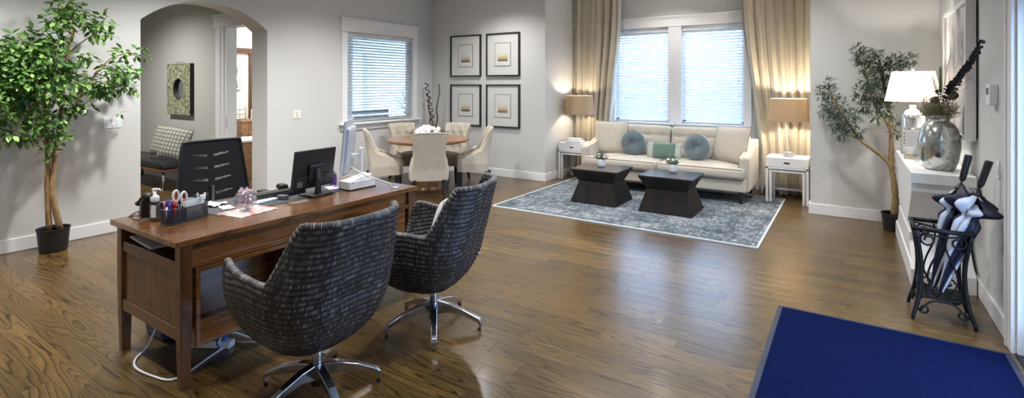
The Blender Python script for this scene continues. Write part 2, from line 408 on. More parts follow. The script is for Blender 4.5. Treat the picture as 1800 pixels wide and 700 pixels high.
# ------------------------------------------------------------------ mesh helpers
def no_shadow_terminator(o): return o
class MB:
    """collects geometry; build() links it as one mesh object"""
    def __init__(s): s.v = []; s.f = []; s.rnd = None
    def add(s, vs, fs):
        k = len(s.v); s.v += [tuple(v) for v in vs]; s.f += [tuple(i + k for i in f) for f in fs]; return s
    def box(s, x0, x1, y0, y1, z0, z1):
        return s.add([(x0, y0, z0), (x1, y0, z0), (x1, y1, z0), (x0, y1, z0), (x0, y0, z1), (x1, y0, z1), (x1, y1, z1), (x0, y1, z1)],
                     [(3, 2, 1, 0), (4, 5, 6, 7), (0, 1, 5, 4), (1, 2, 6, 5), (2, 3, 7, 6), (3, 0, 4, 7)])
    def cbox(s, c, d): return s.box(c[0] - d[0] / 2, c[0] + d[0] / 2, c[1] - d[1] / 2, c[1] + d[1] / 2, c[2] - d[2] / 2, c[2] + d[2] / 2)
    def frustum(s, b0, b1, z0, z1):
        """b=(x0,x1,y0,y1)"""
        return s.add([(b0[0], b0[2], z0), (b0[1], b0[2], z0), (b0[1], b0[3], z0), (b0[0], b0[3], z0),
                      (b1[0], b1[2], z1), (b1[1], b1[2], z1), (b1[1], b1[3], z1), (b1[0], b1[3], z1)],
                     [(3, 2, 1, 0), (4, 5, 6, 7), (0, 1, 5, 4), (1, 2, 6, 5), (2, 3, 7, 6), (3, 0, 4, 7)])
    def prism(s, pts, axis, a, b):
        """closed outline pts (2d) extruded along axis from a to b; 2d order: x->(y,z), y->(x,z), z->(x,y)"""
        def P(p, t): return (t, p[0], p[1]) if axis == 'x' else (p[0], t, p[1]) if axis == 'y' else (p[0], p[1], t)
        n = len(pts)
        vs = [P(p, a) for p in pts] + [P(p, b) for p in pts]
        fs = [tuple(range(n)), tuple(range(2 * n - 1, n - 1, -1))] + [(i, i + n, (i + 1) % n + n, (i + 1) % n) for i in range(n)]
        return s.add(vs, fs)
    def lathe(s, prof, c=(0, 0, 0), seg=24, closed=False, fn=None):
        """prof list of (r,z)"""
        vs = []
        for r, z in prof:
            for k in range(seg):
                a = 2 * PI * k / seg
                rr = fn(r, z, a) if fn else r
                vs.append((c[0] + rr * math.cos(a), c[1] + rr * math.sin(a), c[2] + z))
        n = len(prof); fs = []
        for i in range(n - 1):
            for k in range(seg):
                fs.append((i * seg + k, i * seg + (k + 1) % seg, (i + 1) * seg + (k + 1) % seg, (i + 1) * seg + k))
        if closed:
            for k in range(seg): fs.append(((n - 1) * seg + k, (n - 1) * seg + (k + 1) % seg, (k + 1) % seg, k))
        else:
            if prof[0][0] > 1e-5: fs.append(tuple(range(seg - 1, -1, -1)))
            if prof[-1][0] > 1e-5: fs.append(tuple((n - 1) * seg + k for k in range(seg)))
        return s.add(vs, fs)
    def tube(s, pts, r, seg=8, loop=False, flat=None):
        """swept circle; r number or list; flat=(a,b) squashes the section"""
        P = [Vector(p) for p in pts]; n = len(P)
        rs = r if isinstance(r, (list, tuple)) else [r] * n
        up = None; vs = []
        for i in range(n):
            if loop: t = (P[(i + 1) % n] - P[i - 1])
            else: t = P[min(i + 1, n - 1)] - P[max(i - 1, 0)]
            if t.length < 1e-9: t = Vector((0, 0, 1))
            t.normalize()
            if up is None:
                up = Vector((0, 0, 1)) if abs(t.z) < .9 else Vector((0, 1, 0))
            up = (up - t * up.dot(t))
            if up.length < 1e-6: up = t.orthogonal()
            up.normalize(); sd = t.cross(up)
            fa, fb = flat or (1, 1)
            for k in range(seg):
                a = 2 * PI * k / seg
                vs.append(P[i] + (up * math.cos(a) * fa + sd * math.sin(a) * fb) * rs[i])
        fs = []
        m = n if loop else n - 1
        for i in range(m):
            j = (i + 1) % n
            for k in range(seg): fs.append((i * seg + k, i * seg + (k + 1) % seg, j * seg + (k + 1) % seg, j * seg + k))
        if not loop:
            fs.append(tuple(range(seg - 1, -1, -1))); fs.append(tuple((n - 1) * seg + k for k in range(seg)))
        return s.add(vs, fs)
    def rbox(s, c, d, r=.02, n=6, bulge=(0, 0, 0), fn=None, rot=None):
        """rounded box, faces bulged outwards; fn(p, q) may move a vertex (p local, q cube coords)"""
        hx, hy, hz = d[0] / 2, d[1] / 2, d[2] / 2; r = min(r, hx, hy, hz)
        idx = {}; vs = []; fs = []
        ts = [-1 + 2 * i / n for i in range(n + 1)]
        # pull the outer rows so that rounding has samples
        def vert(q):
            key = tuple(round(x, 5) for x in q)
            if key in idx: return idx[key]
            p = Vector((q[0] * hx, q[1] * hy, q[2] * hz))
            inner = Vector((max(-hx + r, min(hx - r, p.x)), max(-hy + r, min(hy - r, p.y)), max(-hz + r, min(hz - r, p.z))))
            dv = p - inner
            if dv.length > 1e-9: p = inner + dv.normalized() * r
            b = [(1 - q[(i + 1) % 3] ** 2) * (1 - q[(i + 2) % 3] ** 2) * bulge[i] * q[i] for i in range(3)]
            p += Vector(b)
            if fn: p = Vector(fn(p, q))
            if rot: p = rot @ p
            idx[key] = len(vs); vs.append((p.x + c[0], p.y + c[1], p.z + c[2])); return idx[key]
        def warp(t, h):
            # spacing: put samples near the ends
            e = min(.9, r / h)
            if abs(t) > 1 - 2.0 / n + 1e-6 and abs(t) < 1: return t
            return t
        grid = sorted(set([-1, 1] + ts))
        def axis_grid(h):
            e = min(.95, r / h); g = [-1, -1 + e * .3, -1 + e * .65]
            m = max(1, n - 4)
            g += [(-1 + e) + (2 - 2 * e) * i / m for i in range(m + 1)]
            g += [1 - e * .65, 1 - e * .3, 1]
            return g
        G = [axis_grid(hx), axis_grid(hy), axis_grid(hz)]
        for ax in range(3):
            u, w = (ax + 1) % 3, (ax + 2) % 3
            for sgn in (-1, 1):
                for i in range(len(G[u]) - 1):
                    for j in range(len(G[w]) - 1):
                        def q(a, b_):
                            o = [0, 0, 0]; o[ax] = sgn; o[u] = G[u][a]; o[w] = G[w][b_]; return o
                        f = [vert(q(i, j)), vert(q(i + 1, j)), vert(q(i + 1, j + 1)), vert(q(i, j + 1))]
                        fs.append(tuple(f if sgn > 0 else f[::-1]))
        return s.add(vs, fs)
    def ball(s, c, r, seg=10, rings=6, sc=(1, 1, 1), fn=None):
        vs = [(c[0], c[1], c[2] - r * sc[2])]
        for i in range(1, rings):
            a = PI * i / rings
            for k in range(seg):
                b = 2 * PI * k / seg
                p = Vector((math.sin(a) * math.cos(b), math.sin(a) * math.sin(b), -math.cos(a)))
                rr = r * (fn(p) if fn else 1)
                vs.append((c[0] + p.x * rr * sc[0], c[1] + p.y * rr * sc[1], c[2] + p.z * rr * sc[2]))
        vs.append((c[0], c[1], c[2] + r * sc[2])); L = len(vs) - 1
        fs = [(0, 1 + (k + 1) % seg, 1 + k) for k in range(seg)]
        for i in range(rings - 2):
            for k in range(seg): fs.append((1 + i * seg + k, 1 + i * seg + (k + 1) % seg, 1 + (i + 1) * seg + (k + 1) % seg, 1 + (i + 1) * seg + k))
        o = 1 + (rings - 2) * seg
        fs += [(o + k, o + (k + 1) % seg, L) for k in range(seg)]
        return s.add(vs, fs)
    def sheet(s, rows, loop=False):
        """grid of points rows[i][j]"""
        n, m = len(rows), len(rows[0])
        vs = [p for r_ in rows for p in r_]; fs = []
        for i in range(n - 1):
            for j in range(m if loop else m - 1):
                fs.append((i * m + j, i * m + (j + 1) % m, (i + 1) * m + (j + 1) % m, (i + 1) * m + j))
        return s.add(vs, fs)
    def xform(s, M):
        s.v = [tuple(M @ Vector(v)) for v in s.v]; return s
    def build(s, name, m, parent=None, smooth=False, bevel=0, seg=2, world=False, loc=None, rot=None, solid=0, rnd=None):
        me = bpy.data.meshes.new(name)
        off = parent.location if (world and parent is not None) else Vector((0, 0, 0))
        me.from_pydata([(v[0] - off[0], v[1] - off[1], v[2] - off[2]) for v in s.v], [], s.f)
        me.materials.append(MATS[m])
        if rnd is not None:
            at = me.attributes.new('rnd', 'FLOAT', 'POINT'); at.data.foreach_set('value', rnd)
        if smooth: me.polygons.foreach_set('use_smooth', [True] * len(me.polygons))
        me.update()
        o = bpy.data.objects.new(name, me); COL.objects.link(o)
        if loc is not None: o.location = loc
        if rot is not None: o.rotation_euler = rot
        if parent is not None: o.parent = parent
        if solid:
            md = o.modifiers.new('solid', 'SOLIDIFY'); md.thickness = solid; md.offset = 0
        if bevel:
            md = o.modifiers.new('bevel', 'BEVEL'); md.width = bevel; md.segments = seg; md.limit_method = 'ANGLE'; md.angle_limit = R(35)
        return o
def tag(o, label, cat, group=None):
    o['label'] = label; o['category'] = cat
    if group: o['group'] = group
    return o
def thing(name, label, cat, loc=(0, 0, 0), rz=0, group=None):
    o = bpy.data.objects.new(name, None); COL.objects.link(o)
    o.location = loc; o.rotation_euler = (0, 0, rz); o.empty_display_size = .1
    return tag(o, label, cat, group)
def struct(o):
    o['kind'] = 'structure'; return o
def stuff(o):
    o['kind'] = 'stuff'; return o
def dup(root, loc, rz, label=None, group=None):
    r_ = root.copy(); COL.objects.link(r_); r_.location = loc; r_.rotation_euler = (0, 0, rz)
    if label: r_['label'] = label
    if group: r_['group'] = group
    for ch in list(root.children):
        c = ch.copy(); COL.objects.link(c); c.parent = r_
        for g in list(ch.children):
            d = g.copy(); COL.objects.link(d); d.parent = c
    return r_
def place(mesh_ob, parent, M):
    """copy of a mesh object under parent with matrix M (local)"""
    c = mesh_ob.copy(); COL.objects.link(c); c.parent = parent; c.matrix_basis = M; return c
def smoothstep(a, b, x):
    t = max(0, min(1, (x - a) / (b - a))); return t * t * (3 - 2 * t)
def lerp(a, b, t): return a + (b - a) * t
def curve(pts, n=8):
    """Catmull-Rom through pts"""
    P = [Vector(p) for p in pts]; out = []
    for i in range(len(P) - 1):
        a = P[i - 1] if i else P[0] * 2 - P[1]; b = P[i]; c = P[i + 1]; d = P[i + 2] if i + 2 < len(P) else P[-1] * 2 - P[-2]
        for k in range(n):
            t = k / n
            out.append(.5 * ((2 * b) + (c - a) * t + (2 * a - 5 * b + 4 * c - d) * t * t + (3 * b - 3 * c + d - a) * t ** 3))
    out.append(P[-1]); return out
# ================================================================== THE SETTING
# ---- floor: sub-floor plus real planks running along x
sub = struct(MB().box(XL - 5.2, XR + .3, YN - .1, YW + .1, -.12, -.012).build('floor', 'floor_gap'))
PW = .127
planks = []
rg = random.Random(3)
y = YN
while y < YW:
    x = -12.0 - rg.random() * 1.2
    xe_max = XR
    while x < xe_max:
        ln = rg.choice((.6, .9, 1.2, 1.5, 1.8))
        x0, x1 = max(x, -11.7), min(x + ln, xe_max)
        x += ln
        y1 = min(y + PW, YW)
        if x1 - x0 < .05: continue
        if y > YP and (x1 < XA or x0 > XB): continue
        if y >= 4.05 and x1 < XL - .2 and y > 7.2: continue
        planks.append((x0, x1, y, y1))
    y += PW
def px_area(p):
    q = [to_px((x, y, 0)) for x, y in ((p[0], p[2]), (p[1], p[2]), (p[1], p[3]), (p[0], p[3]))]
    if any(c is None for c in q): return 0
    if max(c[0] for c in q) < 0 or min(c[0] for c in q) > 1800 or max(c[1] for c in q) < 0 or min(c[1] for c in q) > 700: return 0
    # the part inside the frame
    qs = [(max(0, min(1800, a)), max(0, min(700, b))) for a, b in q]
    return abs(sum(qs[i][0] * qs[(i + 1) % 4][1] - qs[(i + 1) % 4][0] * qs[i][1] for i in range(4))) / 2
planks.sort(key=px_area, reverse=True)
def plank_geo(mb, p, rn, acc):
    g = .0004; dz = (rn - .5) * .0004
    x0, x1, y0, y1 = p[0] + g, p[1] - g, p[2] + g, p[3] - g
    b = .0008
    vs = [(x0, y0, -.011), (x1, y0, -.011), (x1, y1, -.011), (x0, y1, -.011),
          (x0, y0, -b + dz), (x1, y0, -b + dz), (x1, y1, -b + dz), (x0, y1, -b + dz),
          (x0 + b, y0 + b, dz), (x1 - b, y0 + b, dz), (x1 - b, y1 - b, dz), (x0 + b, y1 - b, dz)]
    fs = [(8, 9, 10, 11)]
    for i in range(4):
        j = (i + 1) % 4
        fs += [(i, j, 4 + j, 4 + i), (4 + i, 4 + j, 8 + j, 8 + i)]
    mb.add(vs, fs); acc += [rn] * 12
rest = MB(); racc = []
for i, p in enumerate(planks):
    rn = rg.random()
    if i < 300 and px_area(p) > 60:
        mb = MB(); a = []; plank_geo(mb, p, rn, a); mb.build('plank', 'oak_floor', sub, rnd=a)
    else: plank_geo(rest, p, rn, racc)
stuff(rest.build('far_planks', 'oak_floor', sub, rnd=racc))

# ---- walls
AT = .37                                   # thickness of the arched wall
AY0, AY1, AZS, AZT = 2.50, 3.985, 2.30, 2.585   # arch opening
def wall(name, mb, m='wall_paint'): return struct(mb.build(name, m))
lw = MB()
lw.box(XL - AT, XL, YN, AY0, 0, CEIL)
WY0, WY1, WZ0, WZ1 = 5.30, 6.74, .975, 2.41    # left window opening
lw.box(XL - .14, XL, AY1 + .3, WY0, 0, CEIL); lw.box(XL - AT, XL, AY1, AY1 + .3, 0, CEIL)
lw.box(XL - .14, XL, WY1, YP + .1, 0, CEIL); lw.box(XL - .14, XL, WY0, WY1, 0, WZ0); lw.box(XL - .14, XL, WY0, WY1, WZ1, CEIL)
# over the arch: segmental arch soffit
N = 24; ac = (AY0 + AY1) / 2; hw = (AY1 - AY0) / 2; rise = AZT - AZS
Rr = (hw * hw + rise * rise) / (2 * rise)
arc = []
for i in range(N + 1):
    yy = AY0 + (AY1 - AY0) * i / N
    arc.append((yy, AZS + math.sqrt(max(0, Rr * Rr - (yy - ac) ** 2)) - (Rr - rise)))
for i in range(N):
    (a, za), (b, zb) = arc[i], arc[i + 1]
    lw.add([(XL - AT, a, za), (XL, a, za), (XL, b, zb), (XL - AT, b, zb), (XL - AT, a, CEIL), (XL, a, CEIL), (XL, b, CEIL), (XL - AT, b, CEIL)],
           [(3, 2, 1, 0), (4, 5, 6, 7), (1, 2, 6, 5), (3, 0, 4, 7)])
wall('wall_left', lw)
wall('wall_back_left', MB().box(XL - .1, XA - .12, YP, YP + .12, 0, CEIL))
wall('wall_alcove_left', MB().box(XA - .12, XA, YP, YW + .1, 0, CEIL))
wall('wall_alcove_right', MB().box(XB, XB + .12, YP, YW + .1, 0, CEIL))
wall('wall_back_right', MB().box(XB + .12, XR + .12, YP, YP + .12, 0, CEIL))
BX = [(-3.42, -2.49), (-2.28, -1.35)]; BZ0, BZ1 = .95, 2.52
ww = MB()
ww.box(XA, BX[0][0], YW, YW + .14, 0, CEIL).box(BX[1][1], XB, YW, YW + .14, 0, CEIL).box(BX[0][1], BX[1][0], YW, YW + .14, 0, CEIL)
ww.box(BX[0][0], BX[0][1], YW, YW + .14, 0, BZ0).box(BX[0][0], BX[0][1], YW, YW + .14, BZ1, CEIL)
ww.box(BX[1][0], BX[1][1], YW, YW + .14, 0, BZ0).box(BX[1][0], BX[1][1], YW, YW + .14, BZ1, CEIL)
wall('wall_window', ww)
DY0, DY1, DZ = 2.28, 4.13, 2.15                # entrance door opening on the right wall
rw = MB().box(XR, XR + .14, DY1, YP, 0, CEIL).box(XR, XR + .14, YN, DY0, 0, CEIL).box(XR, XR + .14, DY0, DY1, DZ, CEIL)
wall('wall_right', rw)
wall('wall_near', MB().box(XL, XR + .1, YN - .12, YN, 0, CEIL))
ce = struct(MB().box(XL - 5.2, XR + .2, YN - .1, YW + .1, CEIL, CEIL + .1).build('ceiling', 'ceiling_paint'))
mat('lamp_glow', (1, 1, 1), .5, emit=((1, .93, .84), 3.0))
for (x, y) in DOWN:
    t = MB().lathe([(.055, -.012), (.085, -.012), (.088, 0), (.055, 0)], (x, y, CEIL), 24, closed=True).build('downlight_trim', 'trim_white', ce, smooth=True)
    MB().lathe([(0, -.004), (.055, -.004)], (x, y, CEIL), 24).build('downlight_lens', 'lamp_glow', t)

# hall behind the arch and the office beyond its door
HX0 = -11.6; HWY = 4.03; OX = -9.6
ODX0, ODX1, ODZ = -7.68, -6.93, 2.42           # door between hall and office
hw_ = MB().box(HX0, ODX0 - .06, HWY, HWY + .12, 0, CEIL).box(ODX0 - .06, ODX0, HWY, HWY + .12, ODZ, CEIL).box(ODX0, ODX1, HWY, HWY + .12, ODZ, CEIL)
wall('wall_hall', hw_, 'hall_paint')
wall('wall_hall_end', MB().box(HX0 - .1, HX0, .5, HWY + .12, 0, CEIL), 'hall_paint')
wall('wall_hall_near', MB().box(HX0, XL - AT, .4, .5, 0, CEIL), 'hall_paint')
wall('wall_office', MB().box(OX - .1, OX, HWY + .12, 6.0, 0, CEIL), 'office_paint')
wall('wall_office_far', MB().box(OX, -7.3, 5.9, 6.0, 0, CEIL), 'office_paint')
wall('wall_office_side', MB().box(-7.36, -7.3, HWY + .95, 5.9, 0, CEIL), 'office_paint')

# ---- baseboards
def board(name, x0, x1, y0, y1, z=.13):
    return struct(MB().box(x0, x1, y0, y1, 0, z).build(name, 'trim_white', bevel=.006))
T = .018
board('baseboard_left', XL, XL + T, YN, AY0)
board('baseboard_left_middle', XL, XL + T, AY1, YP)
board('baseboard_back_left', XL + T, XA + T, YP - T, YP)
board('baseboard_alcove_left', XA, XA + T, YP, YW)
board('baseboard_alcove_back', XA + T, XB - T, YW - T, YW)
board('baseboard_alcove_right', XB - T, XB, YP, YW)
board('baseboard_back_right', XB - T, XR - T, YP - T, YP)
board('baseboard_right', XR - T, XR, DY1 + .17, YP)
board('baseboard_hall', HX0, -8.06, HWY - T, HWY)

# ---- window 1, left wall
def on_left(mb, a, b, z0, z1, d0, d1):     # box on the left wall: y a..b, depth d0..d1 into the room
    return mb.box(XL + d0, XL + d1, a, b, z0, z1)
w1 = struct(bpy.data.objects.new('window_1', None)); COL.objects.link(w1); w1.location = (XL, 6.02, WZ0)
CW = .105
on_left(MB(), WY0 - CW, WY0, WZ0, WZ1, 0, .022).build('casing', 'trim_white', w1, bevel=.004, world=True)
on_left(MB(), WY1, WY1 + CW, WZ0, WZ1, 0, .022).build('casing', 'trim_white', w1, bevel=.004, world=True)
hd = on_left(MB(), WY0 - CW - .01, WY1 + CW + .01, WZ1, WZ1 + .185, 0, .028).build('header', 'trim_white', w1, bevel=.004, world=True)
on_left(MB(), WY0 - CW - .035, WY1 + CW + .035, WZ1 + .185, WZ1 + .21, 0, .055).build('cap', 'trim_white', hd, bevel=.006).location = -w1.location
on_left(MB(), WY0 - CW - .03, WY1 + CW + .03, WZ1 - .006, WZ1 + .012, 0, .036).build('bead', 'trim_white', hd, bevel=.004).location = -w1.location
on_left(MB(), WY0 - CW - .05, WY1 + CW + .05, WZ0 - .035, WZ0, -.10, .07).build('sill', 'trim_white', w1, bevel=.006, world=True)
on_left(MB(), WY0 - CW, WY1 + CW, WZ0 - .125, WZ0 - .035, 0, .02).build('apron', 'trim_white', w1, bevel=.004, world=True)
MB().box(XL - .115, XL - .108, WY0 + .04, WY1 - .04, WZ0 + .04, WZ1 - .04).build('pane', 'window_glass', w1, world=True)
sash = MB()
for a, b, c, d in ((WY0, WY0 + .045, WZ0, WZ1), (WY1 - .045, WY1, WZ0, WZ1), (WY0, WY1, WZ0, WZ0 + .045), (WY0, WY1, WZ1 - .045, WZ1)):
    sash.box(XL - .13, XL - .095, a, b, c, d)
sash.build('sash', 'trim_white', w1, world=True)
# ---- windows 2 and 3, back wall, one header over both
def on_back(mb, a, b, z0, z1, d0, d1): return mb.box(a, b, YW - d1, YW - d0, z0, z1)
for i, (a, b) in enumerate(BX):
    w = struct(bpy.data.objects.new('window_%d' % (i + 2), None)); COL.objects.link(w); w.location = ((a + b) / 2, YW, BZ0)
    MB().box(a + .04, b - .04, YW + .108, YW + .115, BZ0 + .04, BZ1 - .04).build('pane', 'window_glass', w, world=True)
    s = MB()
    for p, q, c, d in ((a, a + .045, BZ0, BZ1), (b - .045, b, BZ0, BZ1), (a, b, BZ0, BZ0 + .045), (a, b, BZ1 - .045, BZ1)): s.box(p, q, YW + .095, YW + .13, c, d)
    s.build('sash', 'trim_white', w, world=True)
    on_back(MB(), a - .015 if i else a - .11, a + (.0 if i else 0), BZ0, BZ1, 0, .022).build('casing', 'trim_white', w, bevel=.004, world=True)
    on_back(MB(), b, b + (.11 if i else .015), BZ0, BZ1, 0, .022).build('casing', 'trim_white', w, bevel=.004, world=True)
    on_back(MB(), a - .1, b + .1, BZ0 - .035, BZ0, -.09, .06).build('sill', 'trim_white', w, bevel=.006, world=True)
tr = struct(on_back(MB(), BX[0][0] - .13, BX[1][1] + .13, BZ1, BZ1 + .15, 0, .028).build('trim_1', 'trim_white', bevel=.004))
on_back(MB(), BX[0][0] - .16, BX[1][1] + .16, BZ1 + .15, BZ1 + .175, 0, .055).build('cap', 'trim_white', tr, bevel=.006)
on_back(MB(), BX[0][0] - .145, BX[1][1] + .145, BZ1 + .13, BZ1 + .15, 0, .042).build('bead', 'trim_white', tr, bevel=.004)
struct(on_back(MB(), BX[0][1] + .015, BX[1][0] - .015, BZ0, BZ1, 0, .014).build('trim_2', 'trim_white', bevel=.003))
mb = MB(); on_back(mb, (BX[0][1] + BX[1][0]) / 2 - .004, (BX[0][1] + BX[1][0]) / 2 + .004, BZ0, BZ1, .014, .019)
mb.build('mullion_bead', 'trim_white', tr)

# ---- blinds: every slat its own part
def blind(label, ax, lo, hi, z0, z1, plane, tilt, group, pitch=.0465):
    """ax 'y': slats run along y on the left wall; 'x': along x on the back wall"""
    mid = (lo + hi) / 2; L = hi - lo
    b = thing('window_blind', label, 'blind', (plane, mid, z0) if ax == 'y' else (mid, plane, z0), R(90) if ax == 'y' else 0, group)
    hh = z1 - z0
    MB().box(-L / 2, L / 2, -.028, .028, hh - .075, hh).build('headrail', 'slat_white', b, bevel=.004)
    n = int((hh - .095 - .03) / pitch) + 1
    proto = None
    for i in range(n):
        zc = hh - .095 - i * pitch
        if proto is None:
            proto = MB().box(-L / 2 + .004, L / 2 - .004, -.025, .025, -.0014, .0014).build('slat', 'slat_white', b)
            o = proto
        else:
            o = proto.copy(); COL.objects.link(o); o.parent = b
        o.location = (0, 0, zc); o.rotation_euler = (tilt, 0, 0)
    MB().box(-L / 2 + .004, L / 2 - .004, -.025, .025, 0.004, .022).build('bottom_rail', 'slat_white', b, bevel=.003)
    for t in (-.38, 0, .38) if L > 1.2 else (-.33, .33):
        MB().tube([(t * L, -.027, .01), (t * L, -.027, hh - .07)], .0012, 5).build('ladder_cord', 'white_plastic', b)
    c = MB().tube([(L * .42, -.034, hh * .45), (L * .42, -.034, hh - .07)], .0018, 5).build('pull_cord', 'white_plastic', b)
    MB().lathe([(0, -.035), (.006, -.03), (.0045, 0), (0, .004)], (L * .42, -.034, hh * .45), 8).build('tassel', 'grey_plastic', c)
    return b
blind('white slatted blind in the window behind the round dining table', 'y', WY0 + .004, WY1 - .004, WZ0 + .004, WZ1 - .004, XL - .055, R(-14), None)
blind('white slatted blind left of the mullion behind the sofa', 'x', BX[0][0] + .004, BX[0][1] - .004, BZ0 + .004, BZ1 - .004, YW + .055, R(52), 'blinds behind the sofa')
blind('white slatted blind right of the mullion behind the sofa', 'x', BX[1][0] + .004, BX[1][1] - .004, BZ0 + .004, BZ1 - .004, YW + .055, R(52), 'blinds behind the sofa')

# ---- entrance: casing and jamb on the right wall, office door
dr = struct(bpy.data.objects.new('door_1', None)); COL.objects.link(dr); dr.location = (XR, DY1, 0)
MB().box(XR - .024, XR, DY1, DY1 + .09, 0, DZ + .09).build('casing', 'trim_white', dr, bevel=.004, world=True)
MB().box(XR - .034, XR, DY1 + .09, DY1 + .115, 0, DZ + .09).build('back_band', 'trim_white', dr, bevel=.004, world=True)
MB().box(XR - .024, XR, DY0 - .11, DY0, 0, DZ + .09).build('casing', 'trim_white', dr, bevel=.004, world=True)
MB().box(XR - .024, XR, DY0, DY1, DZ, DZ + .11).build('head_casing', 'trim_white', dr, bevel=.004, world=True)
MB().box(XR, XR + .14, DY1 - .03, DY1, 0, DZ).build('jamb', 'trim_white', dr, world=True)
MB().box(XR, XR + .14, DY0, DY0 + .03, 0, DZ).build('jamb', 'trim_white', dr, world=True)
MB().box(XR - .005, XR + .16, DY0, DY1, -.011, .012).build('threshold', 'mat_rubber', dr, bevel=.004, world=True)
mb = MB()
for a, b in ((DY0 + .03, (DY0 + DY1) / 2), ((DY0 + DY1) / 2, DY1 - .03)):
    fr_ = MB().box(XR + .06, XR + .1, a, a + .09, .012, DZ).box(XR + .06, XR + .1, b - .09, b, .012, DZ).box(XR + .06, XR + .1, a + .09, b - .09, .012, .18).box(XR + .06, XR + .1, a + .09, b - .09, DZ - .1, DZ)
    fo = fr_.build('door_leaf', 'trim_white', dr, world=True)
    MB().box(XR + .078, XR + .083, a + .09, b - .09, .18, DZ - .1).build('pane', 'window_glass', fo).location = -dr.location
d2 = struct(bpy.data.objects.new('door_2', None)); COL.objects.link(d2); d2.location = (ODX0, HWY, 0)
MB().box(ODX0 - .30, ODX0 - .06, HWY - .024, HWY, 0, ODZ).build('casing', 'trim_white', d2, bevel=.005, world=True)
MB().box(ODX0 - .20, ODX0 - .14, HWY - .034, HWY - .024, 0, ODZ).build('casing_band', 'trim_white', d2, bevel=.004, world=True)
MB().box(ODX0 - .36, ODX1 + .06, HWY - .028, HWY, ODZ, ODZ + .17).build('header', 'trim_white', d2, bevel=.005, world=True)
MB().box(ODX0 - .39, ODX1 + .06, HWY - .05, HWY, ODZ + .17, ODZ + .2).build('cap', 'trim_white', d2, bevel=.005, world=True)
MB().box(ODX0 - .06, ODX0, HWY - .01, HWY + .14, 0, ODZ).build('jamb', 'trim_white', d2, bevel=.003, world=True)
MB().box(ODX0 - .012, ODX0 + .006, HWY - .014, HWY - .008, .93, 1.08).build('strike_plate', 'steel', d2, world=True)
struct(MB().box(-10.82, -10.62, HWY - .03, HWY, 0, 2.5).build('trim_3', 'trim_white', bevel=.004))
# ---- outside the windows
ground = struct(MB().box(-30, 30, 8.7, 40, -.4, -.3).box(-40, -12, -20, 8.7, -.4, -.3).box(XL - 5.0, XL - .2, 6.1, 8.7, -.4, -.3).box(1.0, 40, -20, 8.7, -.4, -.3).build('ground', 'stone_grey'))
# ================================================================== DESK
DX0, DX1, DYA, DYB, DT = -3.68, -2.86, 1.24, 2.98, .775
desk = thing('writing_desk', 'long walnut desk with open shelf front behind the woven chairs', 'desk', (-3.27, 2.11, 0))
def dpart(name, mb, m='walnut', bevel=.003, parent=desk):
    o = mb.build(name, m, None, bevel=bevel, world=False)
    o.parent = parent
    o.location = -desk.location if parent == desk else (0, 0, 0)
    return o
dpart('desktop', MB().box(DX0, DX1, DYA, DYB, DT - .032, DT), bevel=.004)
LW = .06
for x in (DX0 + .03, DX1 - LW - .005):
    for y in (DYA + .025, DYB - LW - .025):
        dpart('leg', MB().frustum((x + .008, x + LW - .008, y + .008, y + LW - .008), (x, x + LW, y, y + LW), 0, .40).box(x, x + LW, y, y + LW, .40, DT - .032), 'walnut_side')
for y in (DYA + .032, DYB - .067):
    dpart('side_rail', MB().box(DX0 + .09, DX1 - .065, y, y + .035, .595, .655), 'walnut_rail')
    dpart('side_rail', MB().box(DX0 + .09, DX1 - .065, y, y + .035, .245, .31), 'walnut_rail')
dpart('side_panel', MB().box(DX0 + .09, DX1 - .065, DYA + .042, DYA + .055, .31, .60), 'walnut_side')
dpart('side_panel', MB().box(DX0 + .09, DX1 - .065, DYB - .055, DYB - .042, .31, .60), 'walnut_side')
dpart('front_apron', MB().box(DX1 - .052, DX1 - .03, DYA + .085, DYB - .085, .645, DT - .032))
dpart('front_rail', MB().box(DX1 - .052, DX1 - .008, DYA + .085, DYB - .085, .615, .645))
dpart('back_panel', MB().box(DX0 + .05, DX0 + .07, DYA + .09, DYB - .09, .30, DT - .032))
# open shelf boxes hanging under the front
def cubby(y0, y1, z0=.20, z1=.612, depth=.34):
    t = .022; xf = DX1 + .0; xb = xf - depth
    b = dpart('cubby', MB().box(xb, xf, y0, y1, z0, z0 + t).box(xb, xf, y0, y1, z1 - t, z1).box(xb, xf, y0, y0 + t, z0 + t, z1 - t).box(xb, xf, y1 - t, y1, z0 + t, z1 - t), bevel=.002)
    bk = MB().box(xb, xb + .012, y0 + t, y1 - t, z0 + t, z1 - t).build('cubby_back', 'walnut', b)
    return b
cubby(DYA + .10, DYA + .74)
c2 = dpart('drawer_box', MB().box(DX1 - .34, DX1 - .03, DYA + .75, DYB - .10, .20, .612))
for z in (.24, .43):
    f = MB().box(DX1 - .03, DX1 - .008, DYA + .77, DYB - .12, z, z + .165).build('drawer_front', 'walnut', c2, bevel=.003)
tag(MB().rbox((-3.36, 1.385, .676), (.27, .21, .010), .004, 5, fn=lambda p, q: (p.x + .02 * q[1], p.y, p.z - .012 * q[0])).build('paper_stack', 'paper', smooth=True), 'white papers lying in the slot under the desktop', 'papers')

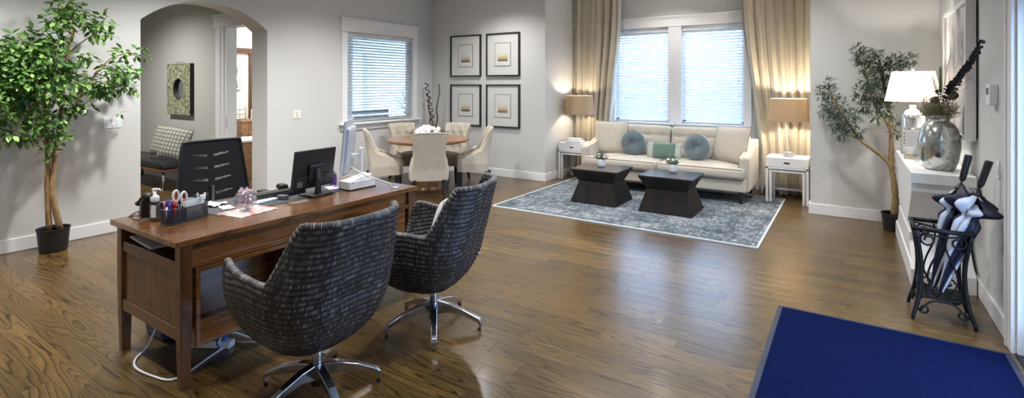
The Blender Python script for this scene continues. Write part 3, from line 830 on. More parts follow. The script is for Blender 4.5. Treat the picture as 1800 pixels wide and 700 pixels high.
# ================================================================== WOVEN TUB CHAIRS
def make_tub(label, loc, rz):
    """front faces local -y; back at +y"""
    t = thing('woven_chair', label, 'chair', loc, rz, 'woven swivel chairs at the desk')
    NU, NV = 1040, 170
    Z0 = .28
    def rim(ph):                      # ph: 0 at the back, pi at the front
        a = abs(ph)
        back = .955; arm = .675
        h = lerp(back, arm, smoothstep(R(50), R(76), a))
        h += .045 * smoothstep(R(80), R(118), a) * (1 - smoothstep(R(120), R(130), a))
        h = lerp(h, .395, smoothstep(R(116), R(152), a))
        return h
    def pt(ph, v):
        h = rim(ph); z = Z0 + (h - Z0) * (v ** 1.05 if v > 0 else 0)
        # bowl profile by height
        q = min(1, (z - Z0) / .40)
        rr = math.sqrt(max(0, 1 - (1 - q) ** 2.2))
        rx = lerp(.05, .335, rr); ry = lerp(.05, .33, rr)
        up = max(0, z - .60)
        w = 1 - .10 * smoothstep(0, .36, up)
        c, s = math.cos(ph), math.sin(ph)
        # squarer plan towards the back
        k = .66
        cx = math.copysign(abs(s) ** k, s) * rx * w; cy = math.copysign(abs(c) ** k, c) * ry
        if c > 0: cy = cy + up * .26 * max(0, c) ** .5
        else: cy *= 1.04
        return Vector((cx, cy - .05, z))
    rows = []; rnd = []
    # resample the plan so that columns are evenly spaced along the ring at arm height
    fine = [-PI + 2 * PI * j / 2800 for j in range(2801)]
    def ringpt(ph): return pt(ph, min(1, (.58 - Z0) / (rim(ph) - Z0)) if rim(ph) > .58 else 1.0)
    al = [0.0]; prev = ringpt(fine[0])
    for a_ in fine[1:]:
        q_ = ringpt(a_); al.append(al[-1] + math.hypot(q_.x - prev.x, q_.y - prev.y)); prev = q_
    PER = al[-1]; PHI = []; k_ = 0
    for j in range(NU):
        want = PER * j / NU
        while al[k_ + 1] < want: k_ += 1
        PHI.append(lerp(fine[k_], fine[k_ + 1], (want - al[k_]) / max(1e-9, al[k_ + 1] - al[k_])))
    ROWH = .0275; COLW = .0088
    rg2 = random.Random(5); NCOL = round(PER / COLW)
    tone = {}
    for i in range(NV + 1):
        v = i / NV; row = []
        for j in range(NU):
            row.append(pt(PHI[j], v))
        rows.append(row)
    out = []
    # arc length along v at each column sets the weave row
    acc = [[0.0] * NU for _ in range(NV + 1)]
    for i in range(1, NV + 1):
        for j in range(NU): acc[i][j] = acc[i - 1][j] + (rows[i][j] - rows[i - 1][j]).length
    for i in range(NV + 1):
        cum = 0
        orow = []
        for j in range(NU):
            p = rows[i][j]
            pu = rows[i][(j + 1) % NU] - rows[i][j - 1]; pv = rows[min(i + 1, NV)][j] - rows[max(i - 1, 0)][j]
            nrm = pu.cross(pv)
            nrm = nrm.normalized() if nrm.length > 1e-12 else Vector((0, 0, -1))
            cum_u = j / NU * PER
            rr = acc[i][j] / ROWH; k = int(rr); fv = rr - k
            cu = cum_u * NCOL / PER + (k % 2) * .5 + (fv - .5) * .3; kc = int(math.floor(cu)); fu = cu - kc
            hgt = math.sin(PI * fu) ** .7 * .5 + math.sin(PI * fv) ** .5 * .9
            key = (k, kc % NCOL)
            if key not in tone: tone[key] = rg2.random()
            orow.append(p + nrm * (hgt * .0068))
            edge = math.sin(PI * fu) ** .8 * math.sin(PI * fv) ** .8  # painted shading: gaps darkened, strand crests lightened, over the random strand tone
            rnd.append(max(0, min(1, .05 + edge * (.38 + .60 * tone[key] ** 1.6))))
        out.append(orow)
    mb = MB().sheet(out, loop=True)
    # inner face, half the resolution, woven too
    inn = []
    for i in range(0, NV + 1, 2):
        row = []
        for j in range(0, NU, 2):
            p = rows[i][j]; c_ = out[i][j] - p
            row.append(p - c_.normalized() * (.036 - c_.length if c_.length < .03 else .01) if c_.length > 1e-9 else p + Vector((0, 0, .02)))
            rnd.append(rnd[i * NU + j])
        inn.append(row[::-1])
    base_ = (NV + 1) * NU; rr2 = rnd[base_:]; NH = len(inn[0]); rnd[base_:] = [rr2[a_ * NH + (NH - 1 - b_)] for a_ in range(len(inn)) for b_ in range(NH)]
    mb.sheet(inn, loop=True)
    sh = mb.build('woven_shell', 'seagrass', t, smooth=True, rnd=rnd)
    # rolled rim, strands wrapped over the edge
    NR = 1040; rp = []
    for j in range(NR):
        n_ = out[NV][j] - rows[NV][j]; n_.z = 0
        n_ = n_.normalized() if n_.length > 1e-9 else Vector((0, 0, 0))
        rp.append(rows[NV][j] - n_ * .011 + Vector((0, 0, .001)))
    m2 = MB().tube(rp, [.0165 + .0025 * math.sin(PI * ((j * NCOL / NR) % 1)) for j in range(NR)], 8, loop=True)
    tn = [random.random() for _ in range(NCOL + 1)]
    m2.build('rolled_rim', 'seagrass', t, smooth=True, rnd=[max(0, min(1, .08 + math.sin(PI * ((j * NCOL / NR) % 1)) * (.35 + .5 * tn[int(j * NCOL / NR)]))) for j in range(NR) for _ in range(8)])  # rim colour carries the same painted gap shade and crest highlights
    MB().lathe([(0, .37), (.14, .37), (.20, .385), (.235, .42), (.23, .445), (.12, .455), (0, .457)], (0, -.05, 0), 32).build('seat_pad', 'seagrass', t, smooth=True, rnd=[.3] * (32 * 7))
    MB().lathe([(.024, .10), (.024, .30)], seg=20).build('column', 'chrome', t, smooth=True)
    MB().lathe([(0, .055), (.03, .055), (.032, .165), (.026, .17), (0, .17)], seg=20).build('hub', 'chrome', t, smooth=True)
    MB().lathe([(0, .272), (.07, .272), (.08, .29), (0, .29)], (0, -.02, 0), 20).build('swivel_plate', 'black_plastic', t)
    for k in range(5):
        a = 2 * PI * k / 5 + BASE_TURN[0] - rz
        d = Vector((math.cos(a), math.sin(a), 0)); sd = Vector((-d.y, d.x, 0))
        rows_ = []
        for r_, zt, th, w in ((.02, .168, .080, .024), (.10, .158, .052, .022), (.20, .128, .038, .020), (.295, .083, .030, .018), (.312, .070, .055, .017), (.318, .05, .040, .015)):
            c = d * r_
            rows_.append([c + sd * w + Vector((0, 0, zt - .004)), c + sd * (w - .004) + Vector((0, 0, zt)), c - sd * (w - .004) + Vector((0, 0, zt)), c - sd * w + Vector((0, 0, zt - .004)), c - sd * w * .8 + Vector((0, 0, zt - th)), c + sd * w * .8 + Vector((0, 0, zt - th))])
        m3 = MB().sheet(rows_, loop=True); m3.f.append(tuple(range(len(m3.v) - 6, len(m3.v)))); m3.f.append((5, 4, 3, 2, 1, 0))
        lg = m3.build('leg', 'chrome', t, smooth=False, bevel=.002)
        e = d * .306
        MB().lathe([(0, 0), (.011, 0), (.011, .016), (0, .016)], tuple(e), 12).build('glide', 'black_plastic', lg)
    return t
BASE_TURN = [R(55)]
tub = make_tub('dark woven tub chair nearest the camera, seen from behind', (-2.265, 1.64, 0), R(-90))
BASE_TURN = [0]
tub2 = dup(tub, (-2.27, 2.52, 0), R(-72), 'dark woven tub chair with a white cushion, beyond the nearest one')
for c_ in tub2.children:
    if c_.name.startswith('leg'): c_.rotation_euler = (0, 0, R(23.4))      # swivel base stands at its own angle
def pillow_mb(w, h, t, n=14, pin=.05):
    """pillow in the xz plane, thickness along y"""
    mb = MB()
    for s in (-1, 1):
        rows = []
        for i in range(n + 1):
            u = -1 + 2 * i / n; row = []
            for j in range(n + 1):
                v = -1 + 2 * j / n
                th = ((1 - u ** 4) * (1 - v ** 4)) ** .5 * (1 - .25 * (u * u + v * v) / 2)
                x = w / 2 * u * (1 - pin * (1 - v * v)); z = h / 2 * v * (1 - pin * (1 - u * u))
                row.append((x, s * t / 2 * th, z))
            rows.append(row if s > 0 else row[::-1])
        mb.sheet(rows)
    return mb
cu = MB(); cu = pillow_mb(.42, .40, .13)
cu.xform(Matrix.Translation((-2.27, 2.52, .66)) @ Matrix.Rotation(R(-72), 4, 'Z') @ Matrix.Translation((0, .10, .02)) @ Matrix.Rotation(R(-16), 4, 'X'))
tag(cu.build('cushion', 'paper', smooth=True), 'white cushion leaning in the farther woven tub chair', 'cushion')

# ================================================================== OFFICE CHAIR BEHIND THE DESK
oc = thing('office_chair', 'black mesh office chair with slotted back behind the desk', 'chair', (-4.12, 2.19, 0), R(90))
# local: front faces -y -> world +x after the turn; the back stands at +y (world -x)
oc.rotation_euler = (0, 0, R(92))
rows = []
nb, mbk = 12, 14
def backpt(u, v):
    w = lerp(.30, .235, v)
    return Vector((u * w, .20 + .02 + .05 * v - .06 * (1 - u * u) * -1 * .6, lerp(.56, 1.115, v) - .012 * u * u * 0))
slots = []
for k, v in enumerate((.22, .42, .60, .78)):
    for s_ in (-1, 1): slots.append((s_, v))
def in_slot(u, v):
    for s_, vc in slots:
        uu = (u * s_ - .10) / .48
        if 0 < uu < 1 and abs(v - vc - .03 * uu * (1 if s_ < 0 else 1)) < .020 * (1.0 - .55 * uu): return True
    return False
NUU, NVV = 90, 90
mb = MB(); scr = MB()
vs = [[backpt(-1 + 2 * i / NUU, j / NVV) for i in range(NUU + 1)] for j in range(NVV + 1)]
flat = [p for r_ in vs for p in r_]
fs, fs2 = [], []
for j in range(NVV):
    for i in range(NUU):
        f = (j * (NUU + 1) + i, j * (NUU + 1) + i + 1, (j + 1) * (NUU + 1) + i + 1, (j + 1) * (NUU + 1) + i)
        (fs2 if in_slot(-1 + 2 * (i + .5) / NUU, (j + .5) / NVV) else fs).append(f)
mb.add(flat, fs); scr.add(flat, fs2)
mat('mesh_cloth', (.012, .014, .018), .7, bump=(900, .6))
bk = mb.build('backrest', 'mesh_cloth', oc, smooth=True, solid=.004)
scr.build('mesh_slots', 'mesh_screen', bk)
MB().tube([backpt(-1, k / 10) for k in range(11)] + [backpt(-1 + k / 6, 1) for k in range(1, 13)] + [backpt(1, 1 - k / 10) for k in range(1, 11)] + [backpt(1 - k / 6, 0) for k in range(1, 12)], .011, 8, loop=True).build('back_frame', 'black_plastic', oc, smooth=True)
MB().rbox((0, -.02, .475), (.50, .48, .08), .035, 7, (0, 0, .015)).build('seat', 'black_matte', oc, smooth=True)
MB().tube([(0, .27, .75), (0, .26, .50), (0, .12, .42), (0, 0, .41)], .022, 8).build('back_bar', 'black_plastic', oc, smooth=True)
MB().lathe([(.028, .09), (.028, .43)], seg=14).build('gas_lift', 'black_plastic', oc, smooth=True)
for s_ in (-1, 1):
    a_ = MB().tube(curve([(s_ * .24, .05, .44), (s_ * .30, .05, .46), (s_ * .31, .04, .60), (s_ * .31, .02, .655)], 5), .014, 8).build('armrest', 'black_plastic', oc, smooth=True)
    MB().rbox((s_ * .31, -.02, .665), (.07, .24, .025), .012, 6).build('arm_pad', 'black_matte', a_, smooth=True)
for k in range(5):
    a = 2 * PI * k / 5 + .3
    lg = MB().tube([(0, 0, .10), (.15 * math.cos(a), .15 * math.sin(a), .095), (.30 * math.cos(a), .30 * math.sin(a), .07)], [.022, .02, .014], 8).build('leg', 'black_plastic', oc, smooth=True)
    MB().ball((.30 * math.cos(a), .30 * math.sin(a), .028), .028, 12, 8).build('caster', 'black_matte', lg, smooth=True)

# ================================================================== DINING TABLE AND CHAIRS
TC = Vector((-5.34, 5.80, 0))
dt = thing('round_dining_table', 'round reddish wooden dining table on a drum pedestal', 'table', tuple(TC))
MB().lathe([(0, .712), (.585, .712), (.615, .722), (.62, .735), (.62, .752), (.612, .76), (0, .76)], seg=64).build('tabletop', 'table_wood', dt, smooth=False, bevel=0)
MB().lathe([(0, .05), (.19, .05), (.205, .3), (.235, .712), (0, .712)], seg=40).build('pedestal', 'table_wood', dt, smooth=False)
MB().lathe([(0, 0), (.215, 0), (.22, .02), (.205, .05), (0, .05)], seg=40).build('plinth', 'table_wood', dt)

def make_dining(label, loc, rz):
    """front faces local -y"""
    t = thing('dining_chair', label, 'chair', loc, rz, 'dining chairs around the round table')
    # U plan: u in [-1,1]; |u|<.42 back, beyond: wings/arms coming forward
    HB = .925
    def plan(u, z, off):
        a = abs(u); s = math.copysign(1, u)
        wz = .245 - .035 * math.sin(PI * min(1, max(0, (z - .40) / .52))) + .012 * smoothstep(.75, .95, z)
        wz -= off
        yb = .22 + .17 * max(0, z - .42) + .03 * smoothstep(.88, .955, z) - off
        if a < .42:
            k = a / .42; x = s * wz * k ; y = yb - .015 * k ** 4
            return x, y
        k = (a - .42) / .58
        x = s * (wz + .03 * smoothstep(0, .6, k)); y = yb - .015 - k * .40
        return x, y
    def rim(u):
        a = abs(u)
        h = HB - .012 * (a / .42) ** 2 if a < .42 else HB - .012
        h = lerp(h, .60, smoothstep(.42, .60, a))
        h = lerp(h, .47, smoothstep(.60, 1.0, a))
        return h
    NU, NV = 60, 26
    tufts = [(x, z) for r_, z in enumerate((.86, .74, .62, .52)) for x in ((-.14, 0, .14) if r_ % 2 == 0 else (-.07, .07))]
    shell = MB()
    outer, inner = [], []
    for i in range(NV + 1):
        v = i / NV; ro, ri = [], []
        for j in range(NU + 1):
            u = -1 + 2 * j / NU; h = rim(u); z = lerp(.275, h, v)
            e = smoothstep(.92, 1, v) * .018
            x, y = plan(u, z, e); ro.append((x, y, z))
            xi, yi = plan(u, z, .055 - e)
            if abs(u) < .42:
                for tx, tz in tufts:
                    d2_ = (xi - tx) ** 2 + (z - tz) ** 2
                    yi += .026 * math.exp(-d2_ / .0011)
                yi -= .012
            ri.append((xi, yi, z))
        outer.append(ro); inner.append(ri)
    shell.sheet(outer)
    shell.sheet([r_[::-1] for r_ in inner])
    # rim, bottom and front edges
    shell.sheet([outer[-1], [tuple((Vector(a) + Vector(b)) / 2 + Vector((0, 0, .010))) for a, b in zip(outer[-1], inner[-1])], inner[-1]])
    shell.sheet([inner[0], outer[0]])
    shell.sheet([[r_[0] for r_ in inner], [r_[0] for r_ in outer]]); shell.sheet([[r_[-1] for r_ in outer], [r_[-1] for r_ in inner]])
    s_ = shell.build('backrest', 'linen', t, smooth=True)
    MB().tube([Vector(p) + Vector((0, 0, .002)) for p in outer[-1]], .003, 5).build('piping', 'linen_piping', s_, smooth=True)
    for tx, tz in tufts:
        x_, y_ = plan(0, tz, .055)
        MB().ball((tx, y_ + .006, tz), .0085, 8, 5, (1, .6, 1)).build('button', 'linen_button', s_, smooth=True)
    MB().rbox((0, -.04, .37), (.45, .42, .19), .04, 8, (0, 0, .03)).build('seat', 'linen', t, smooth=True)
    for sx in (-1, 1):
        MB().frustum((sx * .205 - .017, sx * .205 + .017, -.212, -.178), (sx * .205 - .024, sx * .205 + .024, -.222, -.174), 0, .29).build('leg', 'ebony', t, bevel=.003)
        m3 = MB(); sec = []
        for z, yy, w in ((0, .30, .016), (.1, .262, .018), (.2, .235, .021), (.29, .222, .023)):
            sec.append([(sx * .195 - w, yy - w, z), (sx * .195 + w, yy - w, z), (sx * .195 + w, yy + w, z), (sx * .195 - w, yy + w, z)])
        m3.sheet(sec, loop=True); m3.f.append((3, 2, 1, 0)); m3.f.append((12, 13, 14, 15))
        m3.build('leg', 'ebony', t, bevel=.003)
    return t
def dpos(ang, r_):
    a = R(ang); return (TC.x + r_ * math.cos(a), TC.y + r_ * math.sin(a), 0), a - PI / 2
seats = [(-46, .66, 'beige dining chair with its plain back turned to the camera'), (44, .68, 'beige dining chair on the right of the table, seen from the side'),
         (102, .72, 'beige tufted dining chair beneath the framed prints, facing the camera'), (157, .80, 'beige tufted dining chair under the window sill, facing the camera'), (230.5, .64, 'beige dining chair left of the table, behind the silver monitor')]
first = None
for ang, r_, lab in seats:
    loc, rz = dpos(ang, r_)
    if first is None: first = make_dining(lab, loc, rz)
    else: dup(first, loc, rz, lab)

# ================================================================== RUG, SOFA, COFFEE TABLES
RX0, RX1, RY0, RY1 = -3.86, -.75, 5.42, 7.90
rug = thing('area_rug', 'distressed blue and grey rug under the sofa and black tables', 'rug', ((RX0 + RX1) / 2, (RY0 + RY1) / 2, 0))
nx, ny = 60, 40
rows = [[(lerp(RX0, RX1, i / nx), lerp(RY0, RY1, j / ny), .010 + .0015 * noise.noise((i * .4, j * .4, 0))) for i in range(nx + 1)] for j in range(ny + 1)]
MB().sheet(rows).build('pile', 'rug_pile', rug, smooth=True, world=True)
MB().box(RX0, RX1, RY0, RY1, .0008, .008).build('backing', 'rug_edge', rug, world=True)
eb = MB().box(RX0 - .012, RX1 + .012, RY0 - .014, RY0 + .008, .001, .0135).box(RX0 - .012, RX1 + .012, RY1 - .008, RY1 + .012, .001, .0135).box(RX0 - .012, RX0 + .008, RY0, RY1, .001, .0135).box(RX1 - .008, RX1 + .012, RY0, RY1, .001, .0135)
eb.build('binding', 'rug_edge', rug, world=True)
for d, w in ((.33, .010), (.38, .006), (.06, .008)):
    MB().box(RX0 + d, RX1 - d, RY0 + d, RY0 + d + w, .0095, .0128).box(RX0 + d, RX1 - d, RY1 - d - w, RY1 - d, .0095, .0128).box(RX0 + d, RX0 + d + w, RY0 + d, RY1 - d, .0095, .0128).box(RX1 - d - w, RX1 - d, RY0 + d, RY1 - d, .0095, .0128).build('border_line', 'rug_dark', rug, world=True)

SX0, SX1, SYF, SYB = -3.50, -1.10, 7.20, 8.12
so = thing('sofa', 'long cream sofa with tufted back under the back windows', 'sofa', ((SX0 + SX1) / 2, 7.66, .0135))
def sp(name, mb, m='sofa_cloth', parent=so, smooth=True, bevel=0):
    o = mb.build(name, m, None, smooth=smooth, bevel=bevel); o.parent = parent
    if parent == so: o.location = -so.location + Vector((0, 0, .0))
    return o
sp('base', MB().rbox(((SX0 + SX1) / 2, (SYF + SYB) / 2 + .01, .245), (SX1 - SX0 - .06, SYB - SYF - .04, .16), .015, 6))
sp('base_piping', MB().tube([(SX0 + .08, SYF + .012, .325), (SX1 - .08, SYF + .012, .325)], .005, 6), 'piping_brown')
for s_, x0 in ((-1, SX0), (1, SX1)):
    # arm: sloping top rising to the back
    pts = [(SYF + .08, .165), (SYF + .07, .60), (SYF + .10, .625), (SYF + .30, .64), (SYF + .55, .72), (SYB - .05, .80), (SYB, .78), (SYB, .165)]
    a, b = (x0, x0 + .13) if s_ < 0 else (x0 - .13, x0)
    ar = sp('arm', MB().prism(pts, 'x', a, b), smooth=False, bevel=.022)
    ar.modifiers['bevel'].segments = 4
    MB().tube([((a if s_ > 0 else b), y_, z_ + .0) for y_, z_ in pts[:6]], .003, 5).build('piping', 'piping_brown', ar, smooth=True)
xm = (SX0 + SX1) / 2
for a, b, in ((SX0 + .10, xm - .004), (xm + .004, SX1 - .10)):
    w = b - a; ov = .07 if a < xm - .5 else 0
    aa, bb = (SX0 + .045, xm - .004) if a < xm - .1 else (xm + .004, SX1 - .045)
    cs = sp('seat_cushion', MB().rbox(((a + b) / 2, SYF + .37, .40), (w, .74, .145), .05, 9, (0, .0, .035)))
    cf = MB().rbox(((aa + bb) / 2, SYF + .07, .40), (bb - aa, .16, .145), .05, 8, (0, .01, .01)).build('cushion_front', 'sofa_cloth', cs, smooth=True)
    for z in (.335, .462):
        MB().tube([(aa + .03, SYF - .0, z), (bb - .03, SYF - .0, z)], .0032, 6).build('piping', 'piping_brown', cs, smooth=True)
    # tufted back cushion
    tf = [((i - 2) * w / 5.2, (j - .5) * .17) for i in range(5) for j in range(2)]
    def dent(p, q, tf=tf):
        y_ = p.y
        if q[1] < -.5:
            for tx, tz in tf:
                d2_ = (p.x - tx) ** 2 + (p.z - tz) ** 2
                y_ += .03 * math.exp(-d2_ / .0016)
            y_ += .010 * math.exp(-((p.z - .085) / .012) ** 2) + .010 * math.exp(-((p.z + .085) / .012) ** 2)
        return (p.x, y_ - .10 * 0, p.z)
    rot = Matrix.Rotation(R(-10), 3, 'X')
    bc = sp('back_cushion', MB().rbox(((a + b) / 2, SYF + .76, .695), (w - .01, .17, .47), .05, 26, (0, .03, .01), fn=dent, rot=rot))
    for tx, tz in tf:
        p = rot @ Vector((tx, -.085, tz))
        MB().ball(((a + b) / 2 + p.x, SYF + .76 + p.y, .695 + p.z), .012, 8, 5, (1, .5, 1)).build('button', 'sofa_cloth', bc, smooth=True)
sp('back_frame', MB().rbox((xm, SYB - .045, .50), (SX1 - SX0 - .2, .09, .66), .03, 5))
for x in (SX0 + .10, SX1 - .10):
    for y in (SYF + .08, SYB - .08):
        sp('leg', MB().frustum((x - .018, x + .018, y - .018, y + .018), (x - .035, x + .035, y - .035, y + .035), .014, .17), 'ebony', smooth=False, bevel=.003)
def throw(name, label, cat, mb, m, loc, rz, rx, group=None, pipe=None, ry=0):
    t = thing(name, label, cat, loc, 0, group)
    t.rotation_euler = Euler((rx, ry, rz), 'XYZ')
    o = mb.build('cover', m, t, smooth=True)
    return t, o
def square(label, loc, rz, rx, ry=0):
    t, o = throw('throw_pillow', label, 'pillow', pillow_mb(.54, .52, .17), 'sofa_cloth', loc, rz, rx, 'cream throw pillows on the sofa', ry=ry)
    n = 20; e = []
    for k in range(4 * n):
        s_ = k // n; q = -1 + 2 * (k % n) / n
        u, v = ((q, -1), (1, q), (-q, 1), (-1, -q))[s_]
        e.append((.27 * u * (1 - .05 * (1 - v * v)), 0, .26 * v * (1 - .05 * (1 - u * u))))
    MB().tube(e, .0035, 5, loop=True).build('piping', 'piping_brown', t, smooth=True)
square('square cream pillow at the sofa end by the stacked boxes', (-3.20, 7.74, .735), R(8), R(-14))
square('square cream pillow at the sofa end by the right drape', (-1.40, 7.70, .735), R(-26), R(-16))
def round_pillow(label, loc, rz, rx):
    t = thing('round_pillow', label, 'pillow', loc, 0, 'round blue velvet pillows')
    t.rotation_euler = Euler((R(90) + rx, 0, rz), 'XYZ')
    NP = 26
    prof = [(0, -.055), (.03, -.050), (.08, -.062), (.14, -.066), (.178, -.05), (.19, 0), (.178, .05), (.14, .066), (.08, .062), (.03, .042), (.012, .034), (0, .034)]
    def fn(r_, z, a): return r_
    mb = MB(); seg = NP * 6; vs = []
    for r_, z in prof:
        for k in range(seg):
            a = 2 * PI * k / seg
            pl = .009 * math.cos(NP * a + .35 * math.sin(5 * a)) * smoothstep(.0, .04, r_) * (1 - smoothstep(.165, .185, r_))
            vs.append((r_ * math.cos(a), r_ * math.sin(a), z + math.copysign(pl, z)))
    fs = [(i * seg + k, i * seg + (k + 1) % seg, (i + 1) * seg + (k + 1) % seg, (i + 1) * seg + k) for i in range(len(prof) - 1) for k in range(seg)]
    mb.add(vs, fs).build('cover', 'velvet_blue', t, smooth=True)
    MB().ball((0, 0, .038), .016, 12, 6, (1, 1, .6)).build('button', 'velvet_blue', t, smooth=True)
    for z in (-.052, .052): MB().tube([(.178 * math.cos(2 * PI * k / 40), .178 * math.sin(2 * PI * k / 40), z) for k in range(40)], .004, 5, loop=True).build('piping', 'velvet_blue', t, smooth=True)
round_pillow('round blue pleated velvet pillow on the left half of the sofa', (-2.78, 7.62, .675), R(8), R(-16))
round_pillow('round blue pleated velvet pillow on the right half of the sofa', (-1.83, 7.58, .675), R(-14), R(-20))
t, o = throw('lumbar_pillow', 'small green lumbar pillow with pale ends between the round pillows', 'pillow', pillow_mb(.36, .245, .11), 'velvet_green', (-2.295, 7.56, .60), R(2), R(-18))
for s_ in (-1, 1):
    e = pillow_mb(.10, .25, .06); e.xform(Matrix.Translation((s_ * .20, 0, 0))).build('end_panel', 'pale_green_cloth', t, smooth=True)

def coffee(x0, x1, y0, y1, label):
    c = thing('coffee_table', label, 'table', ((x0 + x1) / 2, (y0 + y1) / 2, .0135), 0, 'black hourglass coffee tables')
    ax_, ay_ = (x1 - x0) / 2, (y1 - y0) / 2; n = .085
    MB().frustum((-ax_, ax_, -ay_, ay_), (-ax_ + n, ax_ - n, -ay_ + n, ay_ - n), 0, .275).build('lower_block', 'blackened_wood', c, bevel=.006)
    MB().frustum((-ax_ + n, ax_ - n, -ay_ + n, ay_ - n), (-ax_, ax_, -ay_, ay_), .276, .425).build('upper_block', 'blackened_wood', c, bevel=.004)
    w = 2 * ax_ / 4
    for k in range(4): MB().box(-ax_ + k * w + .0008, -ax_ + (k + 1) * w - .0008, -ay_, ay_, .425, .442).build('top_plank', 'tabletop_dark', c, bevel=.002)
mat('tabletop_dark', (.036, .026, .022), .26, var=(5, .6), col2=(.022, .02, .024), bump=(20, .15), coat=.3)
coffee(-3.13, -2.48, 6.17, 6.77, 'black hourglass wooden coffee table farther from the right window drape')
coffee(-2.20, -1.545, 6.17, 6.77, 'black hourglass wooden coffee table nearer the right end table')
# ================================================================== END TABLES AND LAMPS
def end_table(x0, x1, y0, y1, label):
    t = thing('end_table', label, 'table', ((x0 + x1) / 2, (y0 + y1) / 2, 0), 0, 'white nesting end tables')
    a, b = (x1 - x0) / 2, (y1 - y0) / 2; L = .032; h = .60
    MB().box(-a, a, -b, b, h - .015, h).build('top', 'furniture_white', t, bevel=.003)
    d = MB().box(-a + .004, a - .004, -b, b - .004, h - .125, h - .016).build('drawer', 'furniture_white', t, bevel=.003)
    MB().box(-.034, .034, -b - .002, -b + .006, h - .075, h - .055).build('pull_slot', 'black_matte', d)
    MB().box(-a, a, -b, -b + .02, h - .15, h - .128).build('apron', 'furniture_white', t, bevel=.002)
    for sx in (-1, 1):
        for sy in (-1, 1):
            x = sx * (a - L / 2); y = sy * (b - L / 2)
            MB().cbox((x, y, (h - .128) / 2), (L, L, h - .128)).build('leg', 'furniture_white', t, bevel=.002)
    MB().box(-a + L, a - L, b - .025, b - .005, .10, .13).build('stretcher', 'furniture_white', t, bevel=.002)
    # the smaller table nested inside
    a2 = a - L - .012; b2 = b - .03; h2 = h - .165
    n = thing('nested_table', label.replace('end table', 'small table nested inside the end table'), 'table', ((x0 + x1) / 2, (y0 + y1) / 2 - .015, 0), 0, 'small nested tables')
    MB().box(-a2, a2, -b2, b2, h2 - .028, h2).build('top', 'furniture_white', n, bevel=.003)
    for sx in (-1, 1):
        for sy in (-1, 1):
            MB().cbox((sx * (a2 - .0145), sy * (b2 - .0145), (h2 - .03) / 2), (.029, .029, h2 - .03)).build('leg', 'furniture_white', n, bevel=.002)
        MB().box(sx * (a2 - .0145) - .008, sx * (a2 - .0145) + .008, -b2 + .03, b2 - .03, .10, .125).build('stretcher', 'furniture_white', n, bevel=.002)
end_table(-4.095, -3.60, 7.63, 8.10, 'white end table left of the sofa')
end_table(-.955, -.45, 7.65, 8.10, 'white end table right of the sofa')
def drum_lamp(x, y, z0, zs0, zs1, r0, r1, label, watts):
    t = thing('table_lamp', label, 'lamp', (x, y, z0), 0, 'taupe drum lamps beside the sofa')
    MB().lathe([(0, 0), (.062, 0), (.065, .006), (.065, .058), (.060, .064), (0, .064)], seg=28).build('base', 'stone_grey', t, smooth=False, bevel=.003)
    MB().lathe([(.006, .064), (.006, zs1 - z0 - .03)], seg=10).build('stem', 'acrylic_rod', t, smooth=True)
    MB().lathe([(r1 - .002, zs0 - z0), (r0 - .002, zs1 - z0), (r0, zs1 - z0), (r1, zs0 - z0)], seg=48, closed=True).build('shade', 'shade_taupe', t, smooth=False)
    sp_ = MB()
    for k in range(3):
        a = 2 * PI * k / 3
        sp_.tube([(0, 0, zs1 - z0 - .03), (r0 * .995 * math.cos(a), r0 * .995 * math.sin(a), zs1 - z0 - .02)], .002, 5)
    sp_.build('spider', 'steel', t)
    MB().ball((0, 0, zs0 - z0 + .13), .03, 12, 8).build('bulb', 'bulb_glow', t, smooth=True)
    bulb('lamp_light', (x, y, zs0 + .19), watts, rad=.035)
mat('bulb_glow', (1, .9, .75), .4, emit=((1, .84, .62), 14))
mat('acrylic_rod', (.8, .82, .82), .1, trans=.9)
drum_lamp(-3.83, 7.90, .6, 1.075, 1.385, .222, .245, 'lit taupe drum lamp in the corner by the stacked boxes', 6)
drum_lamp(-.70, 7.86, .6, 1.08, 1.385, .228, .245, 'lit taupe drum lamp on the end table right of the sofa', 16)
for k, (w, d, h_, z) in enumerate(((.27, .20, .045, .6), (.20, .15, .038, .645))):
    b = thing('storage_box', ('larger lower' if k == 0 else 'smaller upper') + ' white lidded box stacked on the left end table', 'box', (-3.83, 7.725, z), R(3), 'white boxes on the left end table')
    MB().box(-w / 2 + .004, w / 2 - .004, -d / 2 + .004, d / 2 - .004, 0, h_ * .6).build('body', 'furniture_white', b, bevel=.002)
    MB().box(-w / 2, w / 2, -d / 2, d / 2, h_ * .6, h_).build('lid', 'furniture_white', b, bevel=.002)

